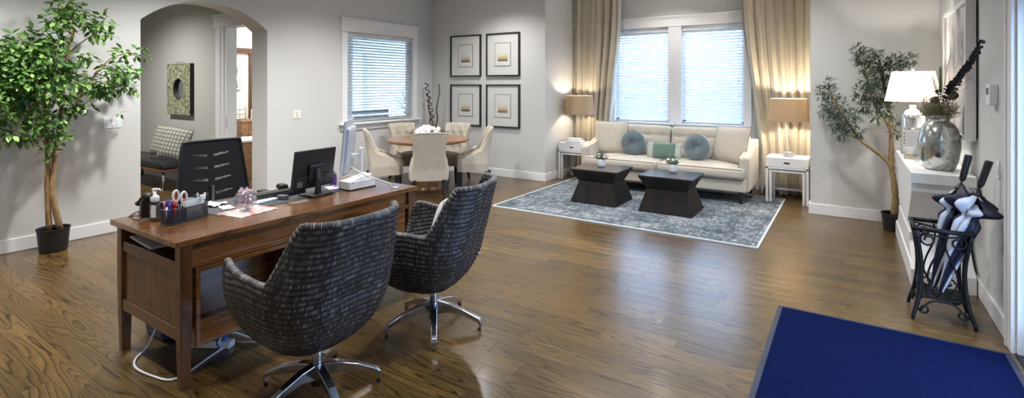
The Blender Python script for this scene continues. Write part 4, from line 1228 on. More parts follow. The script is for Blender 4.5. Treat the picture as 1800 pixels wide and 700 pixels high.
# ================================================================== DRAPES
def drape(x0, x1, xb0, xb1, yc, label, folds, seed, lining_side):
    t = thing('drape', label, 'curtain', ((x0 + x1) / 2, yc, 0), 0, 'cream floor-length drapes')
    rgd = random.Random(seed)
    N, Mv = 150, 30; ztop = CEIL - .06
    ph = [rgd.uniform(-.6, .6) for _ in range(40)]
    rows = []
    for j in range(Mv + 1):
        v = j / Mv; z = ztop * (1 - v) + .004 * v
        pud = smoothstep(.93, 1, v)
        row = []
        for i in range(N + 1):
            u = i / N
            a, b = lerp(x0, xb0, smoothstep(.05, .9, v)), lerp(x1, xb1, smoothstep(.05, .9, v))
            s = u * folds * 2 * PI + ph[int(u * folds) % 40] * .5
            amp = .040 + .012 * math.sin(u * 9 + seed)
            wob = .012 * noise.noise((u * 6, v * 3, seed))
            x = lerp(a, b, u) + .010 * math.sin(2 * s) + wob
            y = yc + amp * math.sin(s + .5 * math.sin(v * 2 + u * 5)) + wob - pud * .07 * (.5 + .5 * math.sin(s * .7)) - .02 * math.sin(s * .33 + v)
            row.append((x, y, max(.004, z + pud * .025 * (.5 + .5 * math.sin(s * 1.3)))))
        rows.append(row)
    c = MB().sheet(rows).build('panel', 'drape', t, smooth=True, world=True, solid=.004)
    # pale lining edge turned into the window
    e = 0 if lining_side < 0 else N
    rl = [[(r_[e][0] + lining_side * .004 * k, r_[e][1] + .01 + .035 * k, r_[e][2]) for k in range(4)] for r_ in rows]
    MB().sheet(rl).build('lining', 'drape_lining', t, smooth=True, world=True, solid=.003)
    MB().tube([(x0 - .02, yc, ztop + .01), (x1 + .02, yc, ztop + .01)], .014, 10).build('rod', 'steel', t, smooth=True, world=True)
drape(-4.105, -3.28, -4.105, -3.47, 8.26, 'cream drape hanging left of the back windows', 6.5, 1, 1)
drape(-1.36, -.435, -1.12, -.435, 8.26, 'cream drape hanging right of the back windows', 7, 2, -1)

# ================================================================== FRAMED PRINTS
def print_frame(x0, x1, z0, z1, label, k):
    t = thing('framed_print', label, 'picture', ((x0 + x1) / 2, YP, (z0 + z1) / 2), 0, 'four framed sepia prints')
    a, b = (x1 - x0) / 2, (z1 - z0) / 2; w = .022; d = .04
    MB().box(-a, a, -d, 0, b - w, b).box(-a, a, -d, 0, -b, -b + w).box(-a, -a + w, -d, 0, -b + w, b - w).box(a - w, a, -d, 0, -b + w, b - w).build('frame', 'black_plastic', t, bevel=.002)
    MB().box(-a + w, a - w, -.020, -.004, -b + w, b - w).build('mat_board', 'mat_board', t)
    i0, i1, j0, j1 = -.155, .155, -.19, .19
    MB().box(i0 - .012, i1 + .012, -.024, -.020, j0 - .012, j1 + .012).build('fillet', 'grey_fillet', t, bevel=.001)
    MB().box(i0, i1, -.0255, -.024, j0, j1).build('inner_mat', 'mat_board', t)
    MB().box(-.10, .10, -.0268, -.0255, -.115, .03).build('print', 'sepia_print', t)
    MB().box(-a + w, a - w, -.032, -.030, -b + w, b - w).build('glazing', 'picture_glass', t)
mat('mat_board', (.74, .74, .70), .85)
mat('grey_fillet', (.22, .22, .22), .6)
clear('picture_glass', (.98, .98, .98), .03)
print_frame(-6.095, -5.41, 1.715, 2.455, 'black framed sepia print, upper left of the four', 0)
print_frame(-5.29, -4.605, 1.715, 2.455, 'black framed sepia print, upper right of the four', 1)
print_frame(-6.095, -5.41, .84, 1.575, 'black framed sepia print, lower left of the four', 2)
print_frame(-5.29, -4.605, .84, 1.575, 'black framed sepia print, lower right of the four', 3)

# ================================================================== CONSOLE AND THINGS ON IT
CXa, CXb, CYa, CYb = .40, .785, 5.09, 6.74
co = thing('console_pedestal', 'white hourglass console with stepped mouldings against the right wall', 'console', ((CXa + CXb) / 2, (CYa + CYb) / 2, 0))
half = [(0, .885), (0, .805), (.03, .80), (.035, .735), (.075, .72), (.40, .45), (.41, .42)]
low = [(.385, .365), (.385, .36), (.27, .335), (.265, .29), (.09, .165), (0, .13), (0, 0)]
def cprof(pts):
    L = [(CYa + i, z) for i, z in pts]; return L + [(CYb - i, z) for i, z in pts[::-1]]
def cpart(name, pts, a=CXa, b=CXb):
    MB().prism(cprof(pts), 'x', a, b).build(name, 'furniture_white', co, bevel=.003, world=True)
cpart('top', [half[0], half[1]], CXa - .004)
cpart('cornice', [(.015, .805), (.03, .80), (.035, .735), (.075, .72)])
cpart('upper_body', [(.075, .72), (.40, .45), (.41, .42)], CXa + .006)
cpart('waist', [(.41, .42), (.385, .36)], CXa + .012)
cpart('lower_body', [(.27, .36), (.265, .29), (.09, .165)], CXa + .006)
cpart('plinth', [(.075, .165), (0, .13), (0, 0)], CXa - .004)
CT = .885
v = thing('mercury_vase', 'large mottled mercury glass vase on the white console', 'vase', (.605, 5.42, CT))
vp = [(0, 0), (.085, 0), (.10, .01), (.125, .08), (.138, .17), (.138, .24), (.12, .33), (.095, .375), (.072, .395), (.068, .405), (.074, .42), (.076, .44), (.072, .445)]
MB().lathe(vp + [(.066, .44), (.062, .41), (0, .40)], seg=48).build('body', 'mercury_glass', v, smooth=True)
MB().lathe([(.0765, .415), (.079, .425), (.0765, .435)], seg=48, closed=True).build('neck_band', 'steel', v, smooth=True)
# dried arrangement standing in the vase
VB = Vector((.605, 5.42, CT + .44))
da = thing('dried_arrangement', 'dried eucalyptus, grasses and a cattail standing in the mercury vase', 'dried plants', tuple(VB))
ml = MB().add([(0, 0, 0), (.012, .012, .003), (.013, .028, .003), (0, .036, 0), (-.013, .028, .003), (-.012, .012, .003)], [(0, 1, 2, 3), (0, 3, 4, 5)])
leafE = None
rgv = random.Random(11)
def euc(pts, n, size):
    global leafE
    P = curve(pts, 8); st = MB().tube([p - VB for p in P], [lerp(.003, .001, k / len(P)) for k in range(len(P))], 5).build('stem', 'eucalyptus', da)
    for k in range(n):
        f = .25 + .75 * k / n; p = P[min(len(P) - 1, int(f * (len(P) - 1)))]; q = P[min(len(P) - 1, int(f * (len(P) - 1)) + 1)]
        d = (q - p); d = d.normalized() if d.length > 1e-6 else Vector((0, 0, 1))
        for s_ in range(3):
            az = rgv.uniform(0, 2 * PI); side = d.orthogonal().normalized(); side = Matrix.Rotation(az, 3, d) @ side
            yv = (side + d * .35).normalized(); xv = yv.cross(d).normalized(); zv = xv.cross(yv)
            M = Matrix((xv, yv, zv)).transposed().to_4x4(); M.translation = p - VB
            M = M @ Matrix.Scale(size * lerp(1.15, .6, f), 4)
            if leafE is None: leafE = ml.build('leaf', 'eucalyptus', da); leafE.matrix_basis = M
            else: place(leafE, da, M)
def vp_px(px, py, y=5.42):
    p = on_y(px, py, y)
    return p if p.x < .715 else on_x(px, py, .715)
euc([VB - Vector((0, 0, .1)), vp_px(1672, 170), vp_px(1690, 130, 5.35), vp_px(1722, 88, 5.25)], 34, 1.05)
euc([VB - Vector((0, 0, .1)), vp_px(1668, 160), vp_px(1700, 118, 5.30), vp_px(1729, 68, 5.20)], 38, 1.0)
euc([VB - Vector((0, 0, .1)), vp_px(1662, 165), vp_px(1684, 138, 5.45), vp_px(1712, 110, 5.42)], 30, 1.0)
euc([VB - Vector((0, 0, .1)), vp_px(1650, 172), vp_px(1645, 155), vp_px(1640, 136)], 18, 1.05)
cat_ = MB().tube([VB - VB - Vector((.01, 0, .1)), vp_px(1653, 170) - VB, vp_px(1653, 162) - VB], .003, 6).build('cattail_stalk', 'dry_grass', da)
c0, c1 = vp_px(1653, 164) - VB, vp_px(1653, 116) - VB
MB().tube([c0, c0.lerp(c1, .06), c0.lerp(c1, .9), c1], [.003, .010, .0085, .002], 10).build('cattail_head', 'cattail', da, smooth=True)
gm = MB()
for k in range(330):
    a = rgv.uniform(0, 2 * PI); r0 = rgv.uniform(0, .04)
    p = [Vector((r0 * math.cos(a), r0 * math.sin(a), -.04))]
    L = rgv.uniform(.05, .15); el = rgv.uniform(.0, 1.3); lp_ = rgv.uniform(.012, .035); fr_q = rgv.uniform(3, 9); o_ = rgv.uniform(0, 6)
    for i in range(1, 13):
        f = i / 12
        p.append(p[0] + Vector((math.cos(a) * math.cos(el) * L * f + lp_ * f * math.sin(o_ + fr_q * f), math.sin(a) * math.cos(el) * L * f + lp_ * f * math.cos(o_ + fr_q * f), .05 * f + math.sin(el) * L * f + lp_ * f * math.sin(o_ * 2 + fr_q * f * 1.3))))
    for q in p: q.x = min(q.x, XR - .02 - VB.x)
    gm.tube(p, .0016, 4)
stuff(gm.build('curled_grass', 'dry_grass', da))
for px, py, r_ in ((1676, 168, .032), (1643, 176, .028)):
    p = vp_px(px, py) - VB
    sp2 = MB().ball(tuple(p), r_ * .8, 10, 7)
    for q in range(16):
        ax1 = Vector((rgv.gauss(0, 1), rgv.gauss(0, 1), rgv.gauss(0, 1))).normalized(); o1 = ax1.orthogonal().normalized(); o2 = ax1.cross(o1)
        sp2.tube([p + (o1 * math.cos(2 * PI * w / 16) + o2 * math.sin(2 * PI * w / 16)) * r_ for w in range(16)], .0022, 4, loop=True)
    sp2.build('twig_ball', 'dry_pod', da, smooth=True)
for px, py in ((1709, 134), (1704, 150), (1671, 96), (1700, 128)):
    p = vp_px(px, py) - VB; p.x = min(p.x, XR - .03 - VB.x)
    MB().tube(curve([Vector((0, 0, -.05)), p * .5 + Vector((0, 0, .03)), p], 6), .0014, 4).build('grass_blade', 'dry_grass', da)
# console lamp
LPX, LPY = .515, 6.42
lp = thing('glass_lamp', 'lit white shaded lamp with silvered jug base on the console', 'lamp', (LPX, LPY, CT))
MB().lathe([(0, 0), (.092, 0), (.098, .012), (.098, .36), (.09, .40), (.06, .435), (.028, .45), (.026, .49), (0, .49)], seg=40).build('base', 'silvered_glass', lp, smooth=True)
MB().lathe([(.230, .525), (.171, .82), (.169, .82), (.228, .525)], seg=48, closed=True).build('shade', 'shade_white', lp)
MB().lathe([(.004, .49), (.004, .83)], seg=8).build('harp', 'steel', lp)
MB().ball((0, 0, .838), .011, 10, 6).build('finial', 'white_plastic', lp, smooth=True)
MB().ball((0, 0, .63), .03, 12, 8).build('bulb', 'bulb_glow', lp, smooth=True)
bulb('lamp_light', (LPX, LPY, CT + .69), 11, (1, .93, .86), rad=.03)
# sign holder, patterned box, glass jar, tent card
sg = thing('sign_holder', 'clear sign holder with a printed white sheet before the console lamp', 'sign', (.50, 6.14, CT), R(-6))
MB().box(-.095, .095, -.003, .003, .004, .27).build('acrylic_panel', 'acrylic', sg)
MB().box(-.088, .088, -.0042, -.0032, .05, .262).build('sheet', 'paper', sg)
tx = MB()
for k in range(9): tx.box(-.05, .075 - .02 * (k % 3), -.0047, -.0043, .235 - k * .019, .2385 - k * .019)
tx.build('text_lines', 'faint_ink', sg)
ic = MB()
for k in range(4): ic.lathe([(0, 0), (.006, 0)], (0, 0, 0), 10)
ic.v = [(-.072 + v_[0], -.0048, .225 - (i // 20) * .030 + v_[1]) for i, v_ in enumerate(ic.v)]
ic.build('icon', 'ink', sg)
MB().box(-.095, .095, -.03, .03, 0, .004).build('foot', 'acrylic', sg)
bx = thing('fretwork_box', 'small tan fretwork card box at the foot of the sign', 'box', (.478, 6.02, CT), R(-6))
MB().box(-.06, .06, -.025, .025, 0, .052).build('body', 'fretwork', bx, bevel=.002)
MB().box(-.05, .05, -.012, .012, .052, .105).build('cards', 'paper', bx)
jr = thing('glass_jar', 'small clear stoppered jar beside the mercury vase', 'jar', (.515, 5.86, CT))
MB().lathe([(0, .002), (.04, .002), (.045, .02), (.045, .13), (.03, .155), (.02, .165), (.022, .18), (.020, .18), (.018, .166), (.028, .152), (.042, .128), (.042, .02), (0, .008)], seg=24).build('body', 'bowl_glass', jr, smooth=True)
MB().ball((0, 0, .195), .018, 10, 6).build('stopper', 'bowl_glass', jr, smooth=True)
tc = thing('tent_card', 'small folded white tent card in front of the mercury vase', 'card', (.535, 5.62, CT), R(97))
MB().add([(-.04, -.042, 0), (.04, -.042, 0), (.04, 0, .10), (-.04, 0, .10), (-.04, .042, 0), (.04, .042, 0)], [(0, 1, 2, 3), (3, 2, 5, 4)]).build('card', 'paper', tc, solid=.0012)
# big picture over the console
PY0, PY1, PZ0, PZ1 = 5.20, 6.33, 1.145, 2.24
pf = thing('framed_picture', 'large abstract picture in a deep white frame above the console', 'picture', (XR, (PY0 + PY1) / 2, (PZ0 + PZ1) / 2))
a, b = (PY1 - PY0) / 2, (PZ1 - PZ0) / 2
MB().box(-.075, -.012, -a, a, b - .03, b).box(-.075, -.012, -a, a, -b, -b + .03).box(-.075, -.012, -a, -a + .03, -b + .03, b - .03).box(-.075, -.012, a - .03, a, -b + .03, b - .03).build('frame', 'furniture_white', pf, bevel=.002)
MB().box(-.012, 0, -a + .02, a - .02, -b + .02, b - .02).build('backing', 'black_matte', pf)
MB().box(-.055, -.048, -a + .03, a - .03, -b + .03, b - .03).build('print', 'abstract_print', pf)

# ================================================================== UMBRELLA STAND
SXa, SXb, SYa, SYb, SZ = .36, .655, 4.36, 4.66, .615
us = thing('umbrella_stand', 'black cast iron umbrella stand with scrolls beside the console', 'umbrella stand', ((SXa + SXb) / 2, (SYa + SYb) / 2, 0))
ci = 'cast_iron'
sx, sy = (SXb - SXa) / 2, (SYb - SYa) / 2
def leg_pt(a, b, z):
    """corner rod: flared foot, narrow waist, flared top"""
    k = 1 - .24 * math.sin(PI * min(1, max(0, (z - .05) / .56))) + .10 * smoothstep(.12, 0, z)
    return Vector((a * sx * k * .98, b * sy * k * .98, z))
for a in (-1, 1):
    for b in (-1, 1):
        zs = [.008, .03, .07, .12, .18, .26, .34, .42, .50, .56, SZ - .01]
        MB().tube([leg_pt(a, b, z) for z in zs], [.012, .014, .016, .017] + [.017] * 7, 8, flat=(1, .8)).build('leg', ci, us, smooth=True)
rim_ = MB().tube([(-sx, -sy, SZ), (sx, -sy, SZ)], .015, 8).tube([(sx, -sy, SZ), (sx, sy, SZ)], .015, 8).tube([(sx, sy, SZ), (-sx, sy, SZ)], .015, 8).tube([(-sx, sy, SZ), (-sx, -sy, SZ)], .015, 8)
rim_.build('top_rim', ci, us, smooth=True)
zb = .16; k_ = leg_pt(1, 1, zb); bxw, byw = k_.x, k_.y
MB().box(-bxw, bxw, -byw, byw, zb - .008, zb + .006).build('tray', ci, us, bevel=.003)
def scroll(c, r0, turns, u, w, start=0, flip=1):
    P = []
    for i in range(int(28 * turns) + 1):
        t_ = i / 28; a_ = start + flip * 2 * PI * t_; r_ = r0 * (1 - .62 * t_ / turns)
        P.append(Vector(c) + u * (r_ * math.cos(a_)) + w * (r_ * math.sin(a_)))
    return P
Zv = Vector((0, 0, 1))
for axis in (0, 1):
    for s_ in (-1, 1):
        u = Vector((1, 0, 0)) if axis == 0 else Vector((0, 1, 0))
        def face(x, z):
            q = leg_pt(1, 1, z); depth = (q.y if axis == 0 else q.x) * s_
            return Vector((x, depth, z)) if axis == 0 else Vector((depth, x, z))
        half_ = bxw if axis == 0 else byw
        for m_ in (-1, 1):
            MB().tube(scroll(face(m_ * half_ * .62, .545), .045, 1.3, u * m_, Zv, PI / 2, -1), .0065, 6).build('scroll', ci, us, smooth=True)
            MB().tube(scroll(face(m_ * half_ * .46, .20), .038, 1.0, u, Zv, 0, m_), .006, 6).build('scroll', ci, us, smooth=True)
            MB().tube(scroll(face(m_ * half_ * .80, .085), .030, 1.2, u * m_, Zv, 0, -1), .0065, 6).build('scroll', ci, us, smooth=True)
            # long S bar from rim to tray
            MB().tube(curve([face(m_ * half_ * .15, .60), face(m_ * half_ * .12, .50), face(m_ * half_ * .52, .36), face(m_ * half_ * .60, .27), face(m_ * half_ * .22, .17)], 6), .0062, 6).build('bar', ci, us, smooth=True)
        MB().tube(curve([face(-half_ * .97, .075), face(-half_ * .5, .135), face(0, .145), face(half_ * .5, .135), face(half_ * .97, .075)], 6), .0075, 6).build('arch_bar', ci, us, smooth=True)
        MB().tube(curve([face(-half_, .595), face(0, .575), face(half_, .595)], 6), .006, 6).build('arch_bar', ci, us, smooth=True)

def umbrella(tip, top, spread, label, seed):
    tip, top = Vector(tip), Vector(top)
    t = thing('umbrella', label, 'umbrella', tuple(tip), 0, 'folded umbrellas in the stand')
    ax_ = (top - tip); L = ax_.length; d = ax_.normalized(); e1 = d.orthogonal().normalized(); e2 = d.cross(e1)
    def P(r_, a_, s_): return e1 * (r_ * math.cos(a_)) + e2 * (r_ * math.sin(a_)) + d * s_
    hl = L * .80
    rgu = random.Random(seed); jag = [rgu.uniform(.5, 1.05) for _ in range(8)]; lift = [rgu.uniform(-.05, .045) for _ in range(8)]
    for k in range(8):
        rows = []; NS, NA = 44, 14
        for i in range(NS + 1):
            f = i / NS; row = []
            s_ = .02 + f * (hl * .92 - .02) + lift[k] * smoothstep(.75, 1, f)
            tie = 1 - .42 * math.exp(-((f - .80) / .045) ** 2)
            rad = (.012 + .040 * min(1, f * 1.25) + spread * smoothstep(.80, .90, f) * (1 - .92 * smoothstep(.93, 1.0, f)) * jag[k] - .03 * smoothstep(.93, 1.0, f)) * tie
            for j in range(NA + 1):
                g = j / NA
                an = 2 * PI * (k + g * 1.18) / 8 + 2.2 * f
                r_ = rad * (1 + .55 * math.sin(PI * g) * (.35 + .65 * f) - .25 * math.cos(2 * PI * g) * .5) + (.007 * math.sin(26 * f + k * 2 + g * 7) + .005 * math.sin(60 * f + 11 * g + k)) * smoothstep(.78, .88, f) * (1 - smoothstep(.96, 1, f))
                row.append(P(r_, an, s_))
            rows.append(row)
        MB().sheet(rows).build('canopy_panel', 'white_nylon' if k in ((1, 4, 6) if seed == 3 else (1, 2, 5, 7)) else 'navy_nylon', t, smooth=True, solid=.002)
    MB().tube([P(.034 * 1.1, 2 * PI * q / 20, hl * .755) for q in range(20)], .012, 6, loop=True, flat=(1.0, .35)).build('tie_strap', 'navy_nylon', t, smooth=True)
    MB().tube([d * 0, d * .05, d * (hl + .03)], [.004, .006, .006], 8).build('shaft', 'black_plastic', t, smooth=True)
    MB().tube([d * (hl * .93), d * (hl * .95), d * (hl * .99)], [.030, .026, .012], 10).build('crown', 'black_plastic', t, smooth=True)
    MB().tube([d * (hl + .01), d * (hl + .03), d * (L - .01), d * L], [.013, .019, .022, .020], 12).build('handle', 'black_plastic', t, smooth=True)
umbrella((.47, 4.52, .175), (.662, 4.56, 1.105), .034, 'navy and white folded umbrella nearer the vase, handle up', 3)
umbrella((.50, 4.44, .175), (.748, 4.46, 1.085), .046, 'navy and white folded umbrella nearer the thermostat, loose panels', 9)

# ================================================================== DOOR MAT
dm = thing('door_mat', 'dark blue entrance mat with rubber border on the floor', 'mat', (.175, 3.2, 0))
MB().box(-.605, .605, -.91, .91, .0008, .006).build('border', 'mat_rubber', dm, bevel=.003)
rows = [[(lerp(-.575, .575, i / 60), lerp(-.88, .88, j / 80), .0085 + .001 * noise.noise((i * .7, j * .7, 3))) for i in range(61)] for j in range(81)]
MB().sheet(rows).build('pile', 'mat_pile', dm, smooth=True)

# ================================================================== SMALL FLOWER VASES
def posy(loc, label, seed):
    t = thing('flower_vase', label, 'vase', loc, 0, 'little flower vases on the coffee tables')
    NF = 14; t.scale = (1.25, 1.25, 1.25)
    def fl_(r_, z, a_): return r_ * (1 + .035 * math.cos(NF * a_))
    MB().lathe([(0, 0), (.034, 0), (.042, .02), (.046, .075), (.044, .082), (.040, .082), (.038, .02), (0, .015)], seg=NF * 5, fn=fl_).build('pot', 'ceramic_white', t, smooth=True)
    rgp = random.Random(seed)
    sm = MB()
    for k in range(70):
        a_ = rgp.uniform(0, 2 * PI); el = rgp.uniform(.25, 1.45); L = rgp.uniform(.05, .10)
        e_ = Vector((math.cos(a_) * math.cos(el) * L, math.sin(a_) * math.cos(el) * L, .075 + math.sin(el) * L))
        b_ = Vector((math.cos(a_) * .02, math.sin(a_) * .02, .07))
        sm.tube([b_, e_], .0012, 3)
        for q in range(5):
            f = .45 + .14 * q; c = b_.lerp(e_, f); s_ = Vector((rgp.uniform(-1, 1), rgp.uniform(-1, 1), rgp.uniform(-.2, 1))).normalized() * .013
            w_ = s_.orthogonal().normalized() * .005
            sm.add([c, c + s_ * .5 + w_, c + s_, c + s_ * .5 - w_], [(0, 1, 2, 3)])
    stuff(sm.build('greenery', 'sprig_green', t))
    for k in range(7):
        a_ = k * 2.4 + seed; r_ = .018 + .028 * (k % 3) / 2
        c = (r_ * math.cos(a_), r_ * math.sin(a_), .108 + .018 * (k % 2))
        MB().ball(c, .021 if k < 4 else .016, 12, 8, (1, 1, .85), fn=lambda d_: 1 + .16 * math.sin(d_.x * 9 + k) * math.cos(d_.y * 8)).build('bloom', 'flower_pink' if k % 2 == 0 else 'flower_white', t, smooth=True)
posy(tuple(on_z(1057, 293, .456)), 'tiny ribbed white vase of pink flowers on the farther coffee table', 1)
posy(tuple(on_z(1183, 303, .456)), 'tiny ribbed white vase of pink flowers on the nearer coffee table', 4)
# ================================================================== PLANTS
def leaf_mesh(L, W, fold=.18, droop=.12):
    mb = MB()
    prof = [(0, 0), (.18, .62), (.42, 1.0), (.70, .70), (.88, .28), (1, 0)]
    vs = []
    for f, w in prof: vs.append((0, f * L, -droop * L * f * f))
    n = len(prof)
    for s in (-1, 1):
        for f, w in prof[1:-1]: vs.append((s * w * W / 2, f * L, -droop * L * f * f + fold * w * W / 2))
    fs = []
    for s, o in ((-1, n), (1, n + n - 2)):
        ring = [0] + [o + k for k in range(n - 2)] + [n - 1]
        for k in range(n - 1):
            a, b, c, d = k, k + 1, ring[k + 1], ring[k]
            f = [i for i in ((a, b, c, d) if s < 0 else (d, c, b, a))]
            g = []
            for i in f:
                if i not in g: g.append(i)
            if len(g) > 2: fs.append(tuple(g))
    return vs, fs
def foliage(plant, clumps, mapfn, lvs, lfs, m, total, seed, droop, limit, size=(.75, 1.2), keep=300):
    """scatter leaves in clumps; the ones that show largest become parts, the rest one stuff part"""
    rgf = random.Random(seed)
    wsum = sum(c[2] ** 2 * (c[3] if len(c) > 3 else 1) for c in clumps)
    items = []
    base = plant.location
    for c in clumps:
        n = max(3, int(total * c[2] ** 2 * (c[3] if len(c) > 3 else 1) / wsum))
        ctr, sc = mapfn(c[0], c[1])
        for _ in range(n):
            d = Vector((rgf.gauss(0, 1), rgf.gauss(0, 1), rgf.gauss(0, 1)))
            d = d.normalized() * rgf.random() ** .45
            p = ctr + d * (c[2] * sc)
            p = limit(p)
            out = (p - ctr); out = out.normalized() if out.length > 1e-4 else Vector((0, 0, 1))
            yv = (out * .7 + Vector((rgf.uniform(-1, 1), rgf.uniform(-1, 1), rgf.uniform(-.6, .6))) * .8 + Vector((0, 0, -droop))).normalized()
            zv = Vector((rgf.uniform(-.6, .6), rgf.uniform(-.6, .6), 1)); xv = yv.cross(zv).normalized(); zv = xv.cross(yv)
            M = Matrix((xv, yv, zv)).transposed().to_4x4() @ Matrix.Scale(rgf.uniform(*size), 4)
            M.translation = p - base
            q = to_px(p)
            items.append((M, p, q is not None and -5 < q[0] < 1805 and -5 < q[1] < 705))
    # nearest to the camera first
    items.sort(key=lambda it: (not it[2], it[1].length))
    proto = None; rest = MB(); rr = []
    for i, (M, p, vis) in enumerate(items):
        if i < keep and vis:
            if proto is None:
                proto = MB().add(lvs, lfs).build('leaf', m, plant, smooth=True); proto.matrix_basis = M
            else: place(proto, plant, M)
        else:
            rest.add([M @ Vector(v_) for v_ in lvs], lfs); rr += [rgf.random()] * len(lvs)
    if rest.v: stuff(rest.build('leaves', m, plant, smooth=True, rnd=rr))
    return items
# ---- ficus by the left wall
fp = on_z(85, 436, 0)
FX = -6.30
fi = thing('potted_ficus', 'tall artificial ficus tree in a black pot by the arch', 'tree', (FX - .02, fp.y, 0))
fy = fp.y
MB().lathe([(0, 0), (.098, 0), (.105, .01), (.122, .20), (.127, .205), (.127, .22), (.120, .22), (.115, .19), (0, .19)], seg=36).build('pot', 'pot_black', fi, smooth=False)
MB().lathe([(0, .192), (.114, .192)], seg=24).build('soil', 'soil', fi)
fb = fi.location
def fpx(px, py, dx=0): return on_x(px, py, FX + dx)
def limb(pts, r0, r1, name='trunk', m='bark', parent=None, base=None, knob=.12):
    P = curve(pts, 6); n = len(P)
    return MB().tube([p - base for p in P], [lerp(r0, r1, k / (n - 1)) * (1 + knob * noise.noise((k * .8, r0 * 50, 1))) for k in range(n)], 9).build(name, m, parent, smooth=True)
def fl_(pts, r0, r1, name='branch'): return limb(pts, r0, r1, name, 'bark', fi, fb)
fl_([fb + Vector((.0, -.03, .19)), fpx(83, 330, .02), fpx(84, 260), fpx(80, 190, .03), fpx(70, 140, .05), fpx(55, 100, .05)], .024, .010, 'trunk')
fl_([fb + Vector((.02, .045, .19)), fpx(92, 340, .03), fpx(95, 290, .03), fpx(102, 240), fpx(108, 190), fpx(112, 140, .03), fpx(120, 90), fpx(130, 50), fpx(122, 5)], .026, .008, 'trunk')
fl_([fpx(100, 255), fpx(118, 215, .05), fpx(140, 175, .08), fpx(165, 135, .08), fpx(200, 100, .06), fpx(240, 96, .05)], .016, .004)
fl_([fpx(84, 265), fpx(70, 225, .08), fpx(55, 190, .10), fpx(35, 140, .1), fpx(10, 110, .1)], .013, .004)
fl_([fpx(112, 145), fpx(105, 110, .06), fpx(95, 80, .08)], .010, .003)
fl_([fpx(118, 95), fpx(150, 70, .06), fpx(185, 48, .06)], .008, .003)
fl_([fpx(108, 190), fpx(130, 160, .1), fpx(160, 150, .14)], .010, .003)
fl_([fpx(82, 270), fpx(60, 250, .10), fpx(30, 238, .12)], .008, .002)
fl_([fpx(126, 60), fpx(110, 40, .05), fpx(88, 30, .06)], .007, .002)
fcl = [(115, 12, 20), (96, 36, 20), (136, 22, 18), (122, 40, 16, .6), (162, 42, 20), (184, 36, 14), (176, 60, 15, .7), (195, 58, 10, .6),
       (20, 82, 24), (58, 78, 30), (94, 72, 24), (38, 106, 34), (80, 106, 30), (12, 128, 32), (58, 140, 34), (106, 116, 22, .8), (18, 162, 30), (50, 180, 30), (98, 160, 26), (14, 200, 18),
       (150, 98, 16, .8), (132, 136, 24), (162, 148, 22), (122, 186, 18), (150, 182, 14, .8), (-25, 110, 36), (-25, 170, 34), (-10, 215, 18, .7), (78, 145, 24), (30, 140, 26),
       (194, 122, 18), (214, 128, 20), (200, 148, 20), (230, 150, 14, .8), (178, 160, 18), (212, 92, 9), (236, 94, 9), (254, 98, 7), (200, 92, 8), (212, 200, 4), (236, 125, 10),
       (44, 238, 16, .8), (20, 232, 15, .8), (74, 222, 14), (100, 232, 16, .9), (86, 262, 9), (122, 236, 8), (96, 252, 10), (4, 248, 10, .8), (66, 205, 20), (105, 205, 14, .8), (83, 277, 6)]
rgc = random.Random(21)
def fmap(px, py):
    dx = rgc.uniform(-.02, .20); p = on_x(px, py, FX + dx); return p, (p - _C).dot(_F) / FPX
lv, lf = leaf_mesh(.070, .037)
foliage(fi, fcl, fmap, lv, lf, 'ficus_leaf', 3500, 5, .45, lambda p: Vector((max(p.x, XL + .035), p.y, p.z)))
# ---- olive tree in the right corner
op = Vector((.40, 6.93, 0))
ol = thing('potted_olive', 'artificial olive tree in a black pot beside the console', 'tree', tuple(op))
MB().lathe([(0, 0), (.098, 0), (.102, .01), (.118, .165), (.124, .17), (.124, .185), (.117, .185), (.112, .16), (0, .16)], seg=36).build('pot', 'pot_black', ol)
MB().lathe([(0, .162), (.111, .162)], seg=24).build('soil', 'soil', ol)
def opx(px, py, dy=0): return on_y(px, py, 6.93 + dy)
def ob(pts, r0, r1, name='branch'): return limb(pts, r0, r1, name, 'olive_bark', ol, op, .35)
ob([op + Vector((.0, 0, .15)), opx(1574, 350), opx(1571, 318), opx(1567, 290), opx(1567, 250), opx(1566, 215), opx(1560, 180), opx(1552, 140), opx(1545, 105)], .034, .012, 'trunk')
ob([opx(1567, 292), opx(1552, 276), opx(1530, 260), opx(1512, 246), opx(1490, 215, -.05), opx(1468, 180, -.06), opx(1455, 150, -.06)], .022, .006)
ob([opx(1566, 230), opx(1552, 205, -.05), opx(1535, 180, -.06), opx(1522, 130, -.06), opx(1515, 95, -.05)], .014, .004)
ob([opx(1563, 190), opx(1575, 150, -.03), opx(1590, 115, -.03)], .011, .003)
ob([opx(1514, 248), opx(1498, 240, -.05), opx(1480, 238, -.06)], .008, .002)
ob([opx(1490, 215, -.05), opx(1462, 205, -.08), opx(1446, 190, -.08)], .007, .002)
ocl = [(1455, 165, 16), (1470, 188, 19), (1490, 212, 19), (1480, 236, 12), (1510, 232, 9), (1450, 195, 11), (1443, 158, 8), (1460, 145, 8), (1468, 215, 12), (1500, 200, 8),
       (1518, 100, 15), (1508, 88, 10), (1543, 108, 19), (1558, 128, 18), (1575, 110, 15), (1592, 106, 11), (1530, 138, 18), (1515, 163, 15), (1540, 168, 20), (1520, 186, 13), (1553, 192, 14), (1540, 204, 9), (1568, 150, 16), (1520, 120, 10), (1606, 104, 6),
       (1575, 236, 7), (1576, 214, 8), (1580, 160, 14), (1535, 95, 9), (1508, 106, 8)]
def omap(px, py):
    p = on_y(px, py, 6.93 + rgc.uniform(-.18, .10)); return p, (p - _C).dot(_F) / FPX
lv2, lf2 = leaf_mesh(.060, .014, .1, .1)
